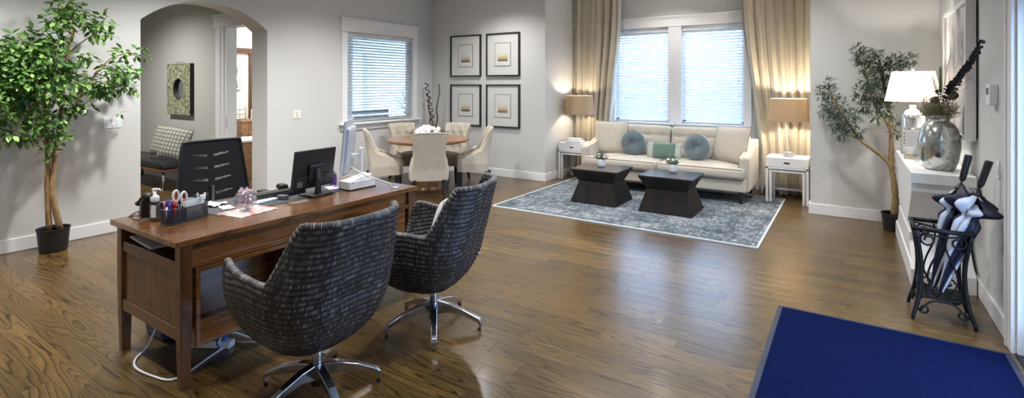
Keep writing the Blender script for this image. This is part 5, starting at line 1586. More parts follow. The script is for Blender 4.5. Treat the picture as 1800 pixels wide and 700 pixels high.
its = foliage(ol, ocl, omap, lv2, lf2, 'olive_leaf', 3600, 6, .1, lambda p: Vector((min(p.x, XR - .05), min(p.y, YP - .04), p.z)), keep=300)
olive_ = None
for k in range(16):
    M, p, vis = its[rgc.randrange(len(its))]
    M2 = Matrix.Translation(p - op + Vector((0, -.02, -.01)))
    if olive_ is None: olive_ = MB().ball((0, 0, 0), .011, 10, 7, (1, 1, 1.25)).build('olive', 'black_plastic', ol, smooth=True); olive_.matrix_basis = M2
    else: place(olive_, ol, M2)

# ================================================================== THINGS ON THE DESK
Z = DT
# desk organiser
og = thing('desk_organizer', 'black mesh desk organizer holding pens at the desk corner', 'organizer', (*on_z(333, 392, Z).xy, Z))
oa = on_z(292, 398, Z); ob_ = on_z(365, 379, Z)
dirv = (ob_ - oa); Lo = dirv.length; ang = math.atan2(dirv.y, dirv.x)
og.location = ((oa.x + ob_.x) / 2 - .03, (oa.y + ob_.y) / 2, Z); og.rotation_euler = (0, 0, ang)
def oval(a, b, n=28): return [(a * math.copysign(abs(math.cos(2 * PI * k / n)) ** .45, math.cos(2 * PI * k / n)), b * math.copysign(abs(math.sin(2 * PI * k / n)) ** .6, math.sin(2 * PI * k / n))) for k in range(n)]
ov = oval(Lo / 2, .055)
ht = .085
def _om():
    m, n, l, b = _new('organizer_mesh')
    b.inputs['Base Color'].default_value = (.012, .014, .02, 1); b.inputs['Roughness'].default_value = .45
    t = n.new('ShaderNodeBsdfTransparent'); mx = n.new('ShaderNodeMixShader'); mx.inputs[0].default_value = .78
    l.new(t.outputs[0], mx.inputs[1]); l.new(b.outputs[0], mx.inputs[2]); l.new(mx.outputs[0], n['Material Output'].inputs['Surface'])
_om()
mb = MB().sheet([[(x, y, z) for x, y in ov] for z in (0, ht)], loop=True)
mb.build('mesh_wall', 'organizer_mesh', og)
for z in (.003, ht): MB().tube([(x, y, z) for x, y in ov], .003, 6, loop=True).build('wire_rim', 'black_plastic', og, smooth=True)
MB().sheet([[(x, y, .002) for x, y in ov], [(0, 0, .002)] * len(ov)], loop=True).build('floor_mesh', 'black_plastic', og)
MB().box(-.03, -.027, -.05, .05, .002, ht).build('divider', 'black_plastic', og)
Mo = Matrix.Translation(og.location) @ Matrix.Rotation(ang, 4, 'Z')
def pen(lx, ly, tilt, az, L, r_, m, capm, label, cat='pen'):
    t = thing('pen', label, cat, tuple(Mo @ Vector((lx, ly, .006))), 0, 'pens in the desk organizer')
    t.rotation_euler = Euler((tilt * math.sin(az), tilt * math.cos(az), 0))
    MB().lathe([(0, 0), (r_ * .5, .002), (r_, .02), (r_, L * .7), (0, L * .7)], seg=10).build('barrel', m, t, smooth=True)
    MB().lathe([(r_ * 1.12, L * .7), (r_ * 1.12, L - .004), (r_ * .6, L), (0, L)], seg=10).build('cap', capm, t, smooth=True)
pens = [(-.115, .005, 'pink_plastic', 'pink_plastic', 'pink pen'), (-.102, -.022, 'purple_plastic', 'purple_plastic', 'purple pen'), (-.100, .025, 'white_plastic', 'purple_plastic', 'white pen with a purple cap'),
        (-.088, .0, 'purple_plastic', 'blue_plastic', 'violet pen with a blue cap'), (-.083, -.03, 'red_plastic', 'red_plastic', 'thick red marker'), (-.075, .03, 'blue_plastic', 'blue_plastic', 'blue pen'),
        (.02, .03, 'blue_plastic', 'silver_plastic', 'blue pen with a silver cap'), (.085, .0, 'silver_plastic', 'silver_plastic', 'silver pen'), (.10, .02, 'black_plastic', 'black_plastic', 'black pen'), (.115, -.01, 'black_plastic', 'white_plastic', 'black pen with a white cap')]
for k, (lx, ly, m, c, nm) in enumerate(pens):
    pen(lx, ly, rgc.uniform(.0, .10), rgc.uniform(0, 6), .125 if 'red' in nm else rgc.uniform(.118, .14), .009 if 'red' in nm else .0052, m, c, nm + ' standing in the desk organizer')
nc = thing('note_cards', 'white note cards standing in the middle of the desk organizer', 'cards', tuple(Mo @ Vector((.04, 0, .004))), ang)
for k in range(3): MB().box(-.045, .045, -.012 + k * .012, -.0105 + k * .012, 0, .115 - .012 * k).build('card', 'paper', nc)
er = thing('correction_pen', 'stubby white correction pen at the end of the desk organizer', 'pen', tuple(Mo @ Vector((.09, -.025, .004))), ang)
MB().rbox((0, 0, .05), (.022, .014, .10), .005, 5).build('body', 'white_plastic', er, smooth=True)
MB().rbox((0, 0, .115), (.028, .018, .03), .006, 5).build('cap', 'white_plastic', er, smooth=True)
sc_ = thing('scissors', 'orange and white handled scissors upright in the desk organizer', 'scissors', tuple(Mo @ Vector((-.048, -.02, .004))), ang)
for s_ in (-1, 1):
    c = Vector((s_ * .024 + .0, 0, .145 + .008 * (-s_)))
    h_ = MB().tube([c + Vector((.017 * math.cos(2 * PI * k / 20), 0, .032 * math.sin(2 * PI * k / 20))) for k in range(20)], .0065, 8, loop=True).build('handle', 'white_plastic', sc_, smooth=True)
    MB().tube([c + Vector((.0115 * math.cos(2 * PI * k / 20), 0, .026 * math.sin(2 * PI * k / 20))) for k in range(20)], .0035, 6, loop=True).build('grip', 'orange_plastic', h_, smooth=True)
    MB().tube([c + Vector((-s_ * .008, 0, -.03)), (s_ * .006, 0, .085), (-s_ * .003, 0, .02), (-s_ * .002, 0, .004)], [.006, .006, .005, .001], 6, flat=(1, .35)).build('blade', 'steel', sc_, smooth=True)
# sanitizer
pz = on_z(272, 388, Z)
sb = thing('sanitizer_bottle', 'clear pump bottle of hand sanitizer with a white pump', 'bottle', (pz.x, pz.y, Z), R(20))
MB().rbox((0, 0, .058), (.066, .045, .112), .018, 7).build('body', 'bowl_glass', sb, smooth=True)
MB().rbox((0, 0, .045), (.056, .035, .08), .014, 6).build('gel', 'acrylic', sb, smooth=True)
MB().box(-.002, .032, -.0236, -.0226, .025, .095).build('label', 'paper', sb)
MB().lathe([(.021, .112), (.024, .118), (.024, .142), (.014, .15), (.009, .152), (.009, .178), (0, .178)], seg=16).build('pump', 'white_plastic', sb, smooth=True)
MB().tube([(-.014, 0, .180), (.012, 0, .184), (.036, 0, .186), (.046, 0, .178)], [.009, .009, .006, .004], 8).build('spout', 'white_plastic', sb, smooth=True)
# phone
ph = thing('desk_phone', 'black office phone behind the sanitizer bottle', 'phone', (*on_z(275, 372, Z).xy, Z), R(80))
ph.location = (-3.54, 1.44, Z); ph.scale = (1, 1, .74)
MB().prism([(-.11, 0), (.10, 0), (.10, .02), (-.075, .135), (-.11, .135)], 'x', -.02, .17).build('base', 'black_plastic', ph, bevel=.006)
MB().prism([(-.085, .02), (-.02, .02), (-.055, .15), (-.10, .17)], 'x', -.105, -.025).build('cradle', 'black_plastic', ph, bevel=.006)
MB().tube(curve([(-.065, -.12, .185), (-.066, -.06, .20), (-.066, .02, .165), (-.066, .10, .12), (-.066, .13, .09)], 6), [.030] + [.018] * 23 + [.030], 10).build('handset', 'black_matte', ph, smooth=True)
MB().box(.03, .14, -.06, -.0595, .05, .11).build('display', 'grey_plastic', ph)
for i in range(3):
    for j in range(3): MB().box(.02 + .04 * i, .045 + .04 * i, .01 + .025 * j, .026 + .025 * j, .082 - .0165 * j, .087 - .0165 * j).build('key', 'grey_plastic', ph)
MB().tube(curve([(-.09, .02, .02), (-.13, .08, .006), (-.10, .15, .006), (-.05, .12, .04)], 8), .0035, 6).build('cord', 'black_plastic', ph, smooth=True)
# glasses
gp = on_z(247, 380, Z)
gl = thing('eyeglasses', 'folded black eyeglasses at the outer desk corner', 'glasses', (gp.x + .13, gp.y - .03, Z), R(60))
for s_ in (-1, 1):
    MB().tube([(s_ * .034 + .026 * math.cos(2 * PI * k / 18), 0, .024 + .02 * math.sin(2 * PI * k / 18)) for k in range(18)], .0022, 6, loop=True).build('rim', 'black_plastic', gl, smooth=True)
    MB().tube([(s_ * .062, 0, .032), (s_ * .066, .03, .033), (s_ * .05, .11, .033), (s_ * .045, .13, .015)], .0022, 6).build('temple', 'black_plastic', gl, smooth=True)
MB().tube([(-.009, 0, .028), (0, -.003, .032), (.009, 0, .028)], .002, 6).build('bridge', 'black_plastic', gl, smooth=True)
# mouse pad with candy bowl
pc = (on_z(387, 380, Z) + on_z(412, 384, Z) + on_z(487, 367, Z) + on_z(455, 358, Z)) / 4
pd = thing('patterned_pad', 'white mat with red pattern under the candy bowl', 'pad', (pc.x, pc.y, Z), R(8))
MB().rbox((0, 0, .0022), (.22, .27, .004), .002, 5).build('sheet', 'mousepad_print', pd)
bp_ = on_z(432, 373, Z)
bw = thing('candy_bowl', 'round clear glass bowl full of wrapped candy on the patterned mat', 'bowl', (bp_.x - .02, bp_.y + .01, Z + .0045))
rb = .070
MB().lathe([(0, .002), (.03, .002)] + [(rb * math.sin(a_), rb - rb * math.cos(a_)) for a_ in [R(q) for q in range(30, 141, 10)]] + [((rb - .003) * math.sin(a_), rb - (rb - .003) * math.cos(a_)) for a_ in [R(q) for q in range(140, 25, -10)]] + [(0, .007)], seg=36).build('glass', 'bowl_glass', bw, smooth=True)
rgk = random.Random(8)
cd0 = None
for k in range(56):
    a_ = rgk.uniform(0, 2 * PI); z_ = rgk.uniform(.018, .128); rm = math.sqrt(max(0, (rb - .018) ** 2 - (min(z_, .105) - rb) ** 2)) * rgk.random() ** .4
    M = Matrix.Translation(Vector((bw.location.x + rm * math.cos(a_), bw.location.y + rm * math.sin(a_), bw.location.z + z_))) @ Euler((rgk.uniform(0, 6), rgk.uniform(0, 6), rgk.uniform(0, 6))).to_matrix().to_4x4()
    if cd0 is None:
        mb = MB().ball((0, 0, 0), .010, 8, 6, (1.1, 1, .8))
        for s_ in (-1, 1): mb.add([(s_ * .009, 0, 0), (s_ * .021, .009, .003), (s_ * .022, -.002, -.003), (s_ * .021, -.010, .002)], [(0, 1, 2), (0, 2, 3)])
        cd0 = mb.build('wrapped_candy', 'candy', smooth=True); c = cd0
        tag(c, 'wrapped pink and white candy inside the glass bowl', 'candy', 'candies in the bowl'); c.matrix_basis = M
    else:
        c = cd0.copy(); COL.objects.link(c); c.matrix_basis = M
        c['label'] = cd0['label']; c['category'] = 'candy'; c['group'] = 'candies in the bowl'
# loose tissues
for k, (px, py, w, d_, rz, lab) in enumerate(((372, 362, .15, .11, .4, 'crumpled white tissue beside the desk organizer'), (398, 366, .12, .07, -.2, 'flat white paper slip next to the patterned mat'))):
    p = on_z(px, py, Z)
    rows = [[((i / 8 - .5) * w, (j / 8 - .5) * d_, .004 + .016 * (1 if k == 0 else .25) * (noise.noise((i * .6, j * .6, k)) + .6)) for i in range(9)] for j in range(9)]
    o = MB().sheet(rows).build('tissue' if k == 0 else 'paper_slip', 'paper', smooth=False, loc=(p.x, p.y, Z), rot=(0, 0, rz), solid=.001); tag(o, lab, 'paper')
# blotter, keyboard, mouse
bl = thing('desk_blotter', 'dark grey desk blotter under the keyboard and black monitor', 'blotter', (-3.42, 2.13, Z))
MB().rbox((0, 0, .0016), (.44, 1.0, .003), .0015, 5).build('sheet', 'blotter', bl)
ZB = Z + .0032
kb = thing('keyboard', 'black keyboard in front of the mesh chair', 'keyboard', (*on_z(492, 345, ZB).xy, ZB), R(86))
kb.location = (-3.44, 2.12, ZB); kb.rotation_euler = (0, 0, R(90))
MB().prism([(-.075, 0), (.075, 0), (.075, .012), (-.075, .028)], 'x', -.22, .22).build('body', 'black_plastic', kb, bevel=.003)
k0 = None
for r_ in range(5):
    for c in range(15):
        M = Matrix.Translation((-.2 + c * .0285, .055 - r_ * .0265, .019 + r_ * .0029))
        if k0 is None: k0 = MB().frustum((-.012, .012, -.011, .011), (-.0105, .0105, -.0095, .0095), -.002, .008).build('key', 'black_matte', kb); k0.matrix_basis = M
        else: place(k0, kb, M)
ms = thing('headset_rest', 'black rounded mouse standing beyond the keyboard', 'mouse', (*on_z(492, 333, ZB).xy, ZB), R(70))
ms.name = 'computer_mouse'
ms.location = (-3.60, 2.30, ZB)
MB().rbox((0, 0, .024), (.07, .13, .048), .024, 7, fn=lambda p, q: (p.x, p.y, p.z * (1 - .25 * q[1]) if p.z > 0 else p.z)).build('body', 'black_plastic', ms, smooth=True)
MB().tube([(0, -.045, .046), (0, -.025, .05)], .006, 8).build('wheel', 'grey_plastic', ms, smooth=True)
# note pad with pen and adapter
np_ = thing('note_pad', 'white notepad with blue edge beside the candy bowl', 'notepad', (*on_z(462, 354, ZB).xy, ZB), R(10))
MB().box(-.05, .05, -.085, .085, 0, .012).build('pages', 'paper', np_)
MB().box(-.052, .052, -.087, .087, -.0, .003).build('cover', 'blue_plastic', np_)
ad = on_z(497, 350, ZB)
pa = tag(MB().rbox((0, 0, .014), (.07, .045, .028), .006, 5).build('power_adapter', 'grey_plastic', smooth=True, loc=(ad.x, ad.y, ZB), rot=(0, 0, R(20))), 'small dark power adapter left of the black monitor', 'adapter')
cb = [on_z(502, 351, ZB + .02), on_z(505, 358, Z + .006), on_z(520, 359, Z + .006), on_z(545, 354, Z + .006), on_z(565, 345, ZB + .004), on_z(575, 332, ZB + .01)]
tag(MB().tube(curve(cb, 8), .003, 6).build('monitor_cable', 'black_plastic', smooth=True), 'thin black cable looping in front of the black monitor', 'cable')
# black monitor (seen from behind)
mpos = on_z(550, 344, ZB)
mo = thing('black_monitor', 'black computer monitor seen from behind on the desk', 'monitor', (-3.27, 2.34, ZB))
ml0, ml1 = Vector((0, 0, 0)), Vector((0, 0, 0))
mo.rotation_euler = (0, 0, R(95))
def wedge(name, x0, x1, y0, y1, z0, z1, m, bevel=.003, parent=mo): return MB().box(x0, x1, y0, y1, z0, z1).build(name, m, parent, bevel=bevel)
T_ = Matrix.Translation((0, 0, .19)) @ Matrix.Rotation(R(9), 4, 'X')
def mtilt(mb): return mb.xform(T_)
pn = mtilt(MB().box(-.18, .18, -.010, .010, -.14, .14)).build('panel', 'black_plastic', mo, bevel=.003)
mtilt(MB().box(-.172, .172, .0095, .0115, -.125, .125)).build('screen', 'black_matte', pn)
mtilt(MB().box(-.18, .18, -.020, -.010, -.14, -.045)).build('rear_housing', 'black_plastic', pn, bevel=.002)
mtilt(MB().rbox((0, -.022, -.035), (.12, .02, .13), .009, 5)).build('mount_cover', 'black_matte', pn, smooth=True)
vent = MB()
for k in range(3): vent.box(-.15, -.15 + .05 - .004 * k, -.0206, -.0204, -.115 + k * .014, -.112 + k * .014)
mtilt(vent).build('label_lines', 'paper', pn)
v2 = MB()
for k in range(3):
    for j in range(4): v2.box(.07 + j * .022, .083 + j * .022, -.0206, -.0204, -.12 + k * .016, -.112 + k * .016)
mtilt(v2).build('port', 'grey_plastic', pn)
MB().tube([(0, -.045, .19), (0, -.05, .12), (0, -.04, .012)], [.022, .026, .03], 8, flat=(.5, 1)).build('stand_neck', 'black_plastic', mo, smooth=False)
MB().rbox((0, -.03, .006), (.20, .15, .012), .005, 5).build('stand_base', 'black_plastic', mo)
# silver display, seen from the side
iz = on_z(612, 313, Z)
im = thing('silver_monitor', 'slim silver monitor on a white stand at the far desk end', 'monitor', (-3.50, 2.82, Z))
im.rotation_euler = (0, 0, R(133))
rows = []
def _im():
    # local: panel in the xz plane facing -y... turned so that it is seen nearly edge on
    P2 = Matrix.Translation((0, 0, .285)) @ Matrix.Rotation(R(5), 4, 'X')
    p_ = MB().rbox((0, 0, 0), (.44, .018, .46), .008, 8).xform(P2).build('panel', 'silver_plastic', im, smooth=True)
    MB().rbox((0, -.022, -.02), (.36, .05, .38), .024, 7).xform(P2).build('rear_bulge', 'silver_plastic', p_, smooth=True)
    MB().box(-.205, .205, .0112, .0122, -.18, .215).xform(P2).build('screen', 'black_matte', p_)
    MB().box(-.025, .025, -.10, -.03, .195, .225).build('stand_arm', 'white_plastic', im, bevel=.003)
    MB().box(-.035, .035, -.125, -.10, .012, .275).build('stand_post', 'white_plastic', im, bevel=.004)
    MB().rbox((0, -.08, .006), (.16, .16, .012), .004, 5).build('stand_foot', 'white_plastic', im)
_im()
# tissue/brochure box
tb = thing('white_box', 'white box with a raised sloping lid near the far desk end', 'box', (-3.19, 2.66, Z), R(88))
tb.location = (-3.20, 2.675, Z)
MB().box(-.125, .125, -.07, .07, 0, .008).build('tray', 'black_plastic', tb)
MB().box(-.12, .12, -.066, .066, .008, .066).build('body', 'white_plastic', tb, bevel=.003)
MB().prism([(-.11, .066), (.10, .066), (.10, .105), (.04, .092)], 'y', -.052, .052).build('sloping_lid', 'white_plastic', tb, bevel=.003)
for x in (-.09, .09): MB().ball((x, -.052 - .014, .055), .005, 8, 5).build('screw', 'grey_plastic', tb)
wc = [Vector((-3.37, 2.90, Z + .23)), Vector((-3.20, 2.92, Z + .17)), on_z(680, 325, Z + .06), on_z(690, 331, Z + .02), on_z(694, 331, Z - .0)]
wc = [on_y(612, 291, 2.86), on_z(640, 307, Z + .11), on_z(668, 317, Z + .08), on_z(684, 323, Z + .05), on_z(690, 331, Z + .006)]
tag(MB().tube(curve(wc, 8), .0055, 8).build('white_cable', 'cable_white', smooth=True), 'white cable arching from the silver monitor to the desk grommet', 'cable')
gr = on_z(697, 330, Z)
tag(MB().lathe([(0, .0005), (.028, .0005), (.03, .003), (.024, .005), (0, .005)], seg=20).build('cable_grommet', 'steel', loc=(gr.x, gr.y, Z), smooth=False), 'round metal cable grommet in the far desktop corner', 'grommet')
pu = on_z(600, 318, Z)
cu_ = thing('purple_bottle', 'purple bottle standing under the silver monitor', 'bottle', (-3.47, 2.66, Z))
MB().lathe([(0, 0), (.026, 0), (.027, .01), (.027, .075), (.02, .085), (0, .085)], seg=20).build('body', 'purple_plastic', cu_, smooth=True)
MB().lathe([(.02, .085), (.02, .105), (0, .105)], seg=16).build('cap', 'white_plastic', cu_, smooth=True)
sl = on_z(590, 330, ZB)
pp = tag(MB().box(-.09, .09, -.06, .06, 0, .004).build('paper_pad', 'paper', loc=(-3.33, 2.60, ZB), rot=(0, 0, R(70))), 'white paper pad under the purple keys', 'paper')
ky = thing('purple_keys', 'tangle of purple keys and ring on the paper pad', 'keys', (-3.33, 2.585, ZB + .0065))
MB().tube([(.022 * math.cos(2 * PI * k / 16), .022 * math.sin(2 * PI * k / 16), .003) for k in range(16)], .003, 6, loop=True).build('ring', 'purple_plastic', ky, smooth=True)
for a_ in (.4, 1.6, 3.0):
    MB().tube([(.02 * math.cos(a_), .02 * math.sin(a_), .004), (.065 * math.cos(a_), .065 * math.sin(a_), .008)], .006, 6, flat=(.5, 1)).build('key', 'purple_plastic', ky, smooth=True)

# ================================================================== UNDER THE DESK
def cable(name, pts, r_, label, m='cable_white'): return tag(MB().tube(curve(pts, 8), r_, 8).build(name, m, smooth=True), label, 'cable')
zc = .008
cable('floor_cable', [on_z(275, 575, .12), on_z(258, 610, .02), on_z(238, 632, zc), on_z(240, 648, zc), on_z(270, 662, zc), on_z(300, 668, zc), on_z(330, 655, zc), on_z(365, 630, zc), on_z(392, 612, zc)], .006, 'thick white cable looping around the front desk leg')
cable('floor_cable', [on_z(384, 605, .05), on_z(392, 590, .09), on_z(412, 585, .09), on_z(435, 592, .05), on_z(455, 597, .02)], .005, 'white cable arching over the power strip')
cable('floor_cable', [on_z(385, 580, .04), on_z(400, 596, .012), on_z(425, 601, .008), on_z(450, 600, .008), on_z(462, 596, .01)], .0035, 'thin white cable on the floor beside the power strip')
ps = thing('power_strip', 'pale power strip with blue plugs under the desk', 'power strip', tuple(on_z(372, 609, 0)), R(30))
MB().rbox((0, 0, .02), (.26, .06, .04), .008, 5).build('body', 'white_plastic', ps, smooth=True)
for x in (-.07, .0, .07):
    b_ = MB().box(x - .022, x + .022, -.02, .02, .04, .085 if x < 0 else .07).build('plug', 'white_plastic' if x < 0 else 'blue_plastic', ps, bevel=.004)
MB().tube(curve([(0, 0, .07), (.02, -.03, .10), (.06, -.05, .07), (.08, -.05, .01)], 6), .006, 6).build('plug_lead', 'blue_plastic', ps, smooth=True)
wb = thing('waste_bin', 'dark blue waste bin standing under the desk', 'bin', (-3.62, 1.60, 0), 0)
MB().frustum((-.11, .11, -.15, .15), (-.13, .13, -.18, .18), 0, .26).build('body', 'bin_blue', wb, bevel=.01)
MB().box(-.135, .135, -.185, .185, .26, .275).build('rim', 'bin_blue', wb, bevel=.004)
bt = thing('floor_bottle', 'pink and white bottle on the floor behind the desk', 'bottle', tuple(on_z(223, 514, 0)))
MB().lathe([(0, 0), (.03, 0), (.032, .01), (.032, .07), (.026, .08), (0, .08)], seg=16).build('body', 'pink_plastic', bt, smooth=True)
MB().lathe([(.026, .08), (.026, .12), (.014, .14), (0, .14)], seg=16).build('cap', 'white_plastic', bt, smooth=True)

# ================================================================== CENTREPIECE, CORNER STICKS
cpz = .76
cp = thing('centrepiece', 'white coral clusters in a nest of dark twigs on the round table', 'centerpiece', (TC.x, TC.y, cpz))
cp.scale = (1.22, 1.22, 1.45)
MB().lathe([(0, 0), (.09, 0), (.16, .03), (.19, .06), (.185, .06), (.15, .035), (0, .012)], seg=30).build('bowl', 'twig', cp, smooth=True)
tw = MB(); rgt = random.Random(12)
for k in range(110):
    a_ = rgt.uniform(0, 2 * PI); r_ = rgt.uniform(.13, .20)
    p = Vector((r_ * math.cos(a_), r_ * math.sin(a_), rgt.uniform(.02, .06)))
    e = p + Vector((math.cos(a_ + rgt.uniform(-1.2, 1.2)), math.sin(a_ + rgt.uniform(-1.2, 1.2)), rgt.uniform(0, .7))) * rgt.uniform(.05, .10)
    tw.tube([p, p.lerp(e, .5) + Vector((rgt.uniform(-.01, .01),) * 3), e], [.003, .0025, .001], 4)
stuff(tw.build('twigs', 'twig', cp))
pb = None
for k in range(46):
    a_ = rgt.uniform(0, 2 * PI); r_ = .155 * math.sqrt(rgt.random()); z_ = .055 + .055 * (1 - (r_ / .16) ** 2) + rgt.uniform(-.01, .012)
    M = Matrix.Translation((r_ * math.cos(a_), r_ * math.sin(a_), z_)) @ Euler((rgt.uniform(0, 6), rgt.uniform(0, 6), 0)).to_matrix().to_4x4() @ Matrix.Scale(rgt.uniform(.8, 1.25), 4)
    if pb is None: pb = MB().ball((0, 0, 0), .026, 12, 8, fn=lambda d: 1 + .22 * math.sin(d.x * 11) * math.sin(d.y * 10) + .15 * math.sin(d.z * 13)).build('coral_cluster', 'pebble', cp, smooth=True); pb.matrix_basis = M
    else: place(pb, cp, M)
fv = thing('floor_vase', 'tall dark floor vase in the corner behind the dining table', 'vase', (-6.28, 6.95, 0))
MB().lathe([(0, 0), (.08, 0), (.12, .15), (.11, .40), (.06, .60), (.07, .68), (.06, .68), (.05, .60), (0, .58)], seg=30).build('body', 'twig', fv, smooth=True)
FV = Vector((-6.28, 6.95, .60))
def stick(px0, py0, px1, py1, coils, amp, name, label, mid=0):
    t = thing(name, label, 'branch', tuple(FV), 0, 'curly branches in the floor vase')
    e = on_y(px1, py1, 6.95); b_ = on_y(px0, py0, 6.95); P = []
    for k in range(90):
        f = k / 89
        p = FV.lerp(b_, f / .25) if f < .25 else b_.lerp(e, (f - .25) / .75)
        g = smoothstep(.2, .4, f)
        P.append(p - FV + Vector((amp * g * math.cos(f * coils * 2 * PI) + mid * g * math.sin(PI * f), amp * g * math.sin(f * coils * 2 * PI), 0)))
    MB().tube(P, [lerp(.014, .009, k / 89) for k in range(90)], 6).build('branch', 'twig', t, smooth=True)
stick(761, 216, 749, 146, 8.5, .035, 'curly_branch', 'dark corkscrew branch in the corner beside the window')
stick(767, 216, 768, 148, 1.2, .035, 'curly_branch', 'thin wavy brown branch in the corner nearest the framed prints', .05)
stick(757, 216, 752, 165, 2.5, .015, 'curly_branch', 'short pale branch in the corner behind the corkscrew one')

# ================================================================== WALL PLATES
def plate(loc, rz, w, h_, n, label, toggles='white_plastic', name='switch_plate', cat='switch'):
    t = thing(name, label, cat, loc, rz)
    MB().box(-w / 2, w / 2, -.006, 0, -h_ / 2, h_ / 2).build('plate', 'white_plastic', t, bevel=.002)
    for k in range(n):
        x = (k - (n - 1) / 2) * .046
        MB().box(x - .016, x + .016, -.010, -.006, -.033, .033).build('rocker', toggles, t, bevel=.002)
mat('almond_plastic', (.75, .62, .30), .4)
plate((XL, 2.24, 1.17), R(90), .165, .115, 3, 'triple white switch plate beside the arch')
plate((XL, 4.43, 1.15), R(90), .115, .115, 1, 'white switch plate right of the arch', 'almond_plastic')
plate((XR, 4.56, 1.02), R(-90), .075, .115, 1, 'white switch plate by the entrance door')
th_ = thing('thermostat', 'white box thermostat on the right wall', 'thermostat', (XR, 4.63, 1.51), R(-90))
MB().rbox((0, -.022, 0), (.115, .044, .14), .006, 5).build('housing', 'white_plastic', th_, smooth=True)
MB().box(-.035, .035, -.0455, -.044, .0, .045).build('display', 'grey_plastic', th_)

# ================================================================== HALL: BENCH, PILLOWS, MOSAIC MIRROR
bn = thing('hall_bench', 'black leather bench with wooden rail and chrome legs in the hall', 'bench', (-8.95, 3.48, 0))
MB().rbox((0, 0, .435), (1.9, .50, .10), .03, 8, (0, 0, .012)).build('seat_pad', 'leather_black', bn, smooth=True)
for k in range(1, 5):
    MB().tube([(-.95 + 1.9 * k / 5, -.245, .488), (-.95 + 1.9 * k / 5, .245, .488)], .004, 5).build('seam', 'black_matte', bn, smooth=True)
MB().box(-.96, .96, -.26, .26, .355, .385).build('rail', 'bench_wood', bn, bevel=.004)
for sx in (-1, 1):
    for sy in (-1, 1):
        MB().lathe([(.018, .075), (.018, .355)], (sx * .90, sy * .21, 0), 14).build('leg', 'chrome', bn, smooth=True)
bn.location = (-9.40, 3.73, -.075)
# the pad's near right corner lies where the photo shows it
for k, (x, rz, ry, lab) in enumerate(((-9.17, R(8), R(4), 'olive checked pillow nearer the hall end on the bench'), (-8.62, R(22), R(8), 'olive checked pillow nearer the office door on the bench'))):
    t = thing('checked_pillow', lab, 'pillow', (x, 3.80 - .06 * k, .675), 0, 'checked pillows on the hall bench')
    t.rotation_euler = Euler((R(-17), ry, rz), 'XYZ')
    pillow_mb(.50, .50, .15).build('cover', 'check_cloth', t, smooth=True)
am = thing('mosaic_mirror', 'square shell mosaic panel with an oval mirror on the hall wall', 'mirror', (-9.06, HWY, 1.50))
a, b, d_ = .385, .412, .06
n = 32; ring_o, ring_i = [], []
for k in range(n):
    t_ = 2 * PI * k / n; c, s = math.cos(t_), math.sin(t_); m_ = max(abs(c), abs(s))
    ring_o.append((a * c / m_, -d_, b * s / m_)); ring_i.append((.17 * c, -d_, .17 * s))
ro2 = [(x, 0, z) for x, y, z in ring_o]; ri2 = [(x, -.02, z) for x, y, z in ring_i]
MB().sheet([ring_i, ring_o], loop=True).build('mosaic_face', 'shell_mosaic', am)
MB().sheet([ring_o, ro2], loop=True).build('edge', 'black_matte', am)
MB().sheet([ri2, ring_i], loop=True).build('inner_edge', 'black_matte', am)
MB().add([(.17 * math.cos(2 * PI * k / n), -.02, .17 * math.sin(2 * PI * k / n)) for k in range(n)], [tuple(range(n))]).build('mirror_glass', 'mirror', am)
MB().tube([(-.13, -.03, .412), (-.12, -.03, .44), (.12, -.03, .44), (.13, -.03, .412)], .004, 6).build('hanger', 'steel', am)

# ================================================================== OFFICE BEYOND THE HALL
bf = thing('wood_frame', 'dark brown wooden door frame on the office wall', 'frame', (OX, 5.0, 0))
MB().box(0, .05, -.75, .49, 2.16, 2.26).box(0, .05, .43, .49, 0, 2.16).build('frame', 'brown_frame', bf, bevel=.004)
ph2 = thing('beach_picture', 'black and white beach photograph on the office wall', 'picture', (OX, 5.03, 1.70))
MB().box(0, .025, -.235, .235, -.235, .235).build('frame', 'grey_fillet', ph2)
MB().box(.024, .028, -.22, .22, -.22, .22).build('mat_board', 'mat_board', ph2)
MB().box(.027, .030, -.185, .185, -.19, .19).build('photograph', 'beach_photo', ph2)
cbn = thing('office_cabinet', 'brown wooden drawer cabinet in the office', 'cabinet', (OX + .36, 5.42, 0))
MB().box(-.28, .20, -.42, .42, 0, .90).build('body', 'cabinet_wood', cbn, bevel=.004)
MB().box(-.29, .22, -.44, .44, .90, .93).build('top', 'cabinet_wood', cbn, bevel=.004)
for z in (.62, .76):
    f = MB().box(.20, .215, -.30, .38, z - .0, z + .125).build('drawer', 'cabinet_wood', cbn, bevel=.003)
    MB().box(.215, .225, -.10, .36, z + .09, z + .108).build('handle', 'black_plastic', f)
od = thing('office_desk', 'pale topped desk in front of the office cabinet', 'desk', (-8.62, 4.95, 0))
MB().box(-.30, .30, -.55, .50, .62, .655).build('top', 'paper', od, bevel=.004)
MB().box(-.27, .27, -.52, .47, 0, .62).build('pedestal', 'cabinet_wood', od, bevel=.004)
tr_ = thing('letter_tray', 'black wire letter tray stacked on the office cabinet', 'tray', (OX + .22, 5.08, .93))
for z in (.01, .10, .19):
    m_ = MB()
    m_.tube([(-.1, -.1, z), (.1, -.1, z), (.1, .12, z), (-.1, .12, z)], .004, 5, loop=True)
    for k in range(5): m_.tube([(-.1 + .05 * k, -.1, z), (-.1 + .05 * k, .12, z)], .002, 4)
    sh_ = m_.build('shelf', 'black_plastic', tr_)
    MB().box(-.09, .09, -.09, .11, z + .004, z + .018).build('papers', 'paper', sh_)
MB().tube([(-.1, .12, 0), (-.1, .12, .24)], .004, 5).tube([(.1, .12, 0), (.1, .12, .24)], .004, 5).tube([(-.1, -.1, 0), (-.1, -.1, .24)], .004, 5).build('posts', 'black_plastic', tr_)
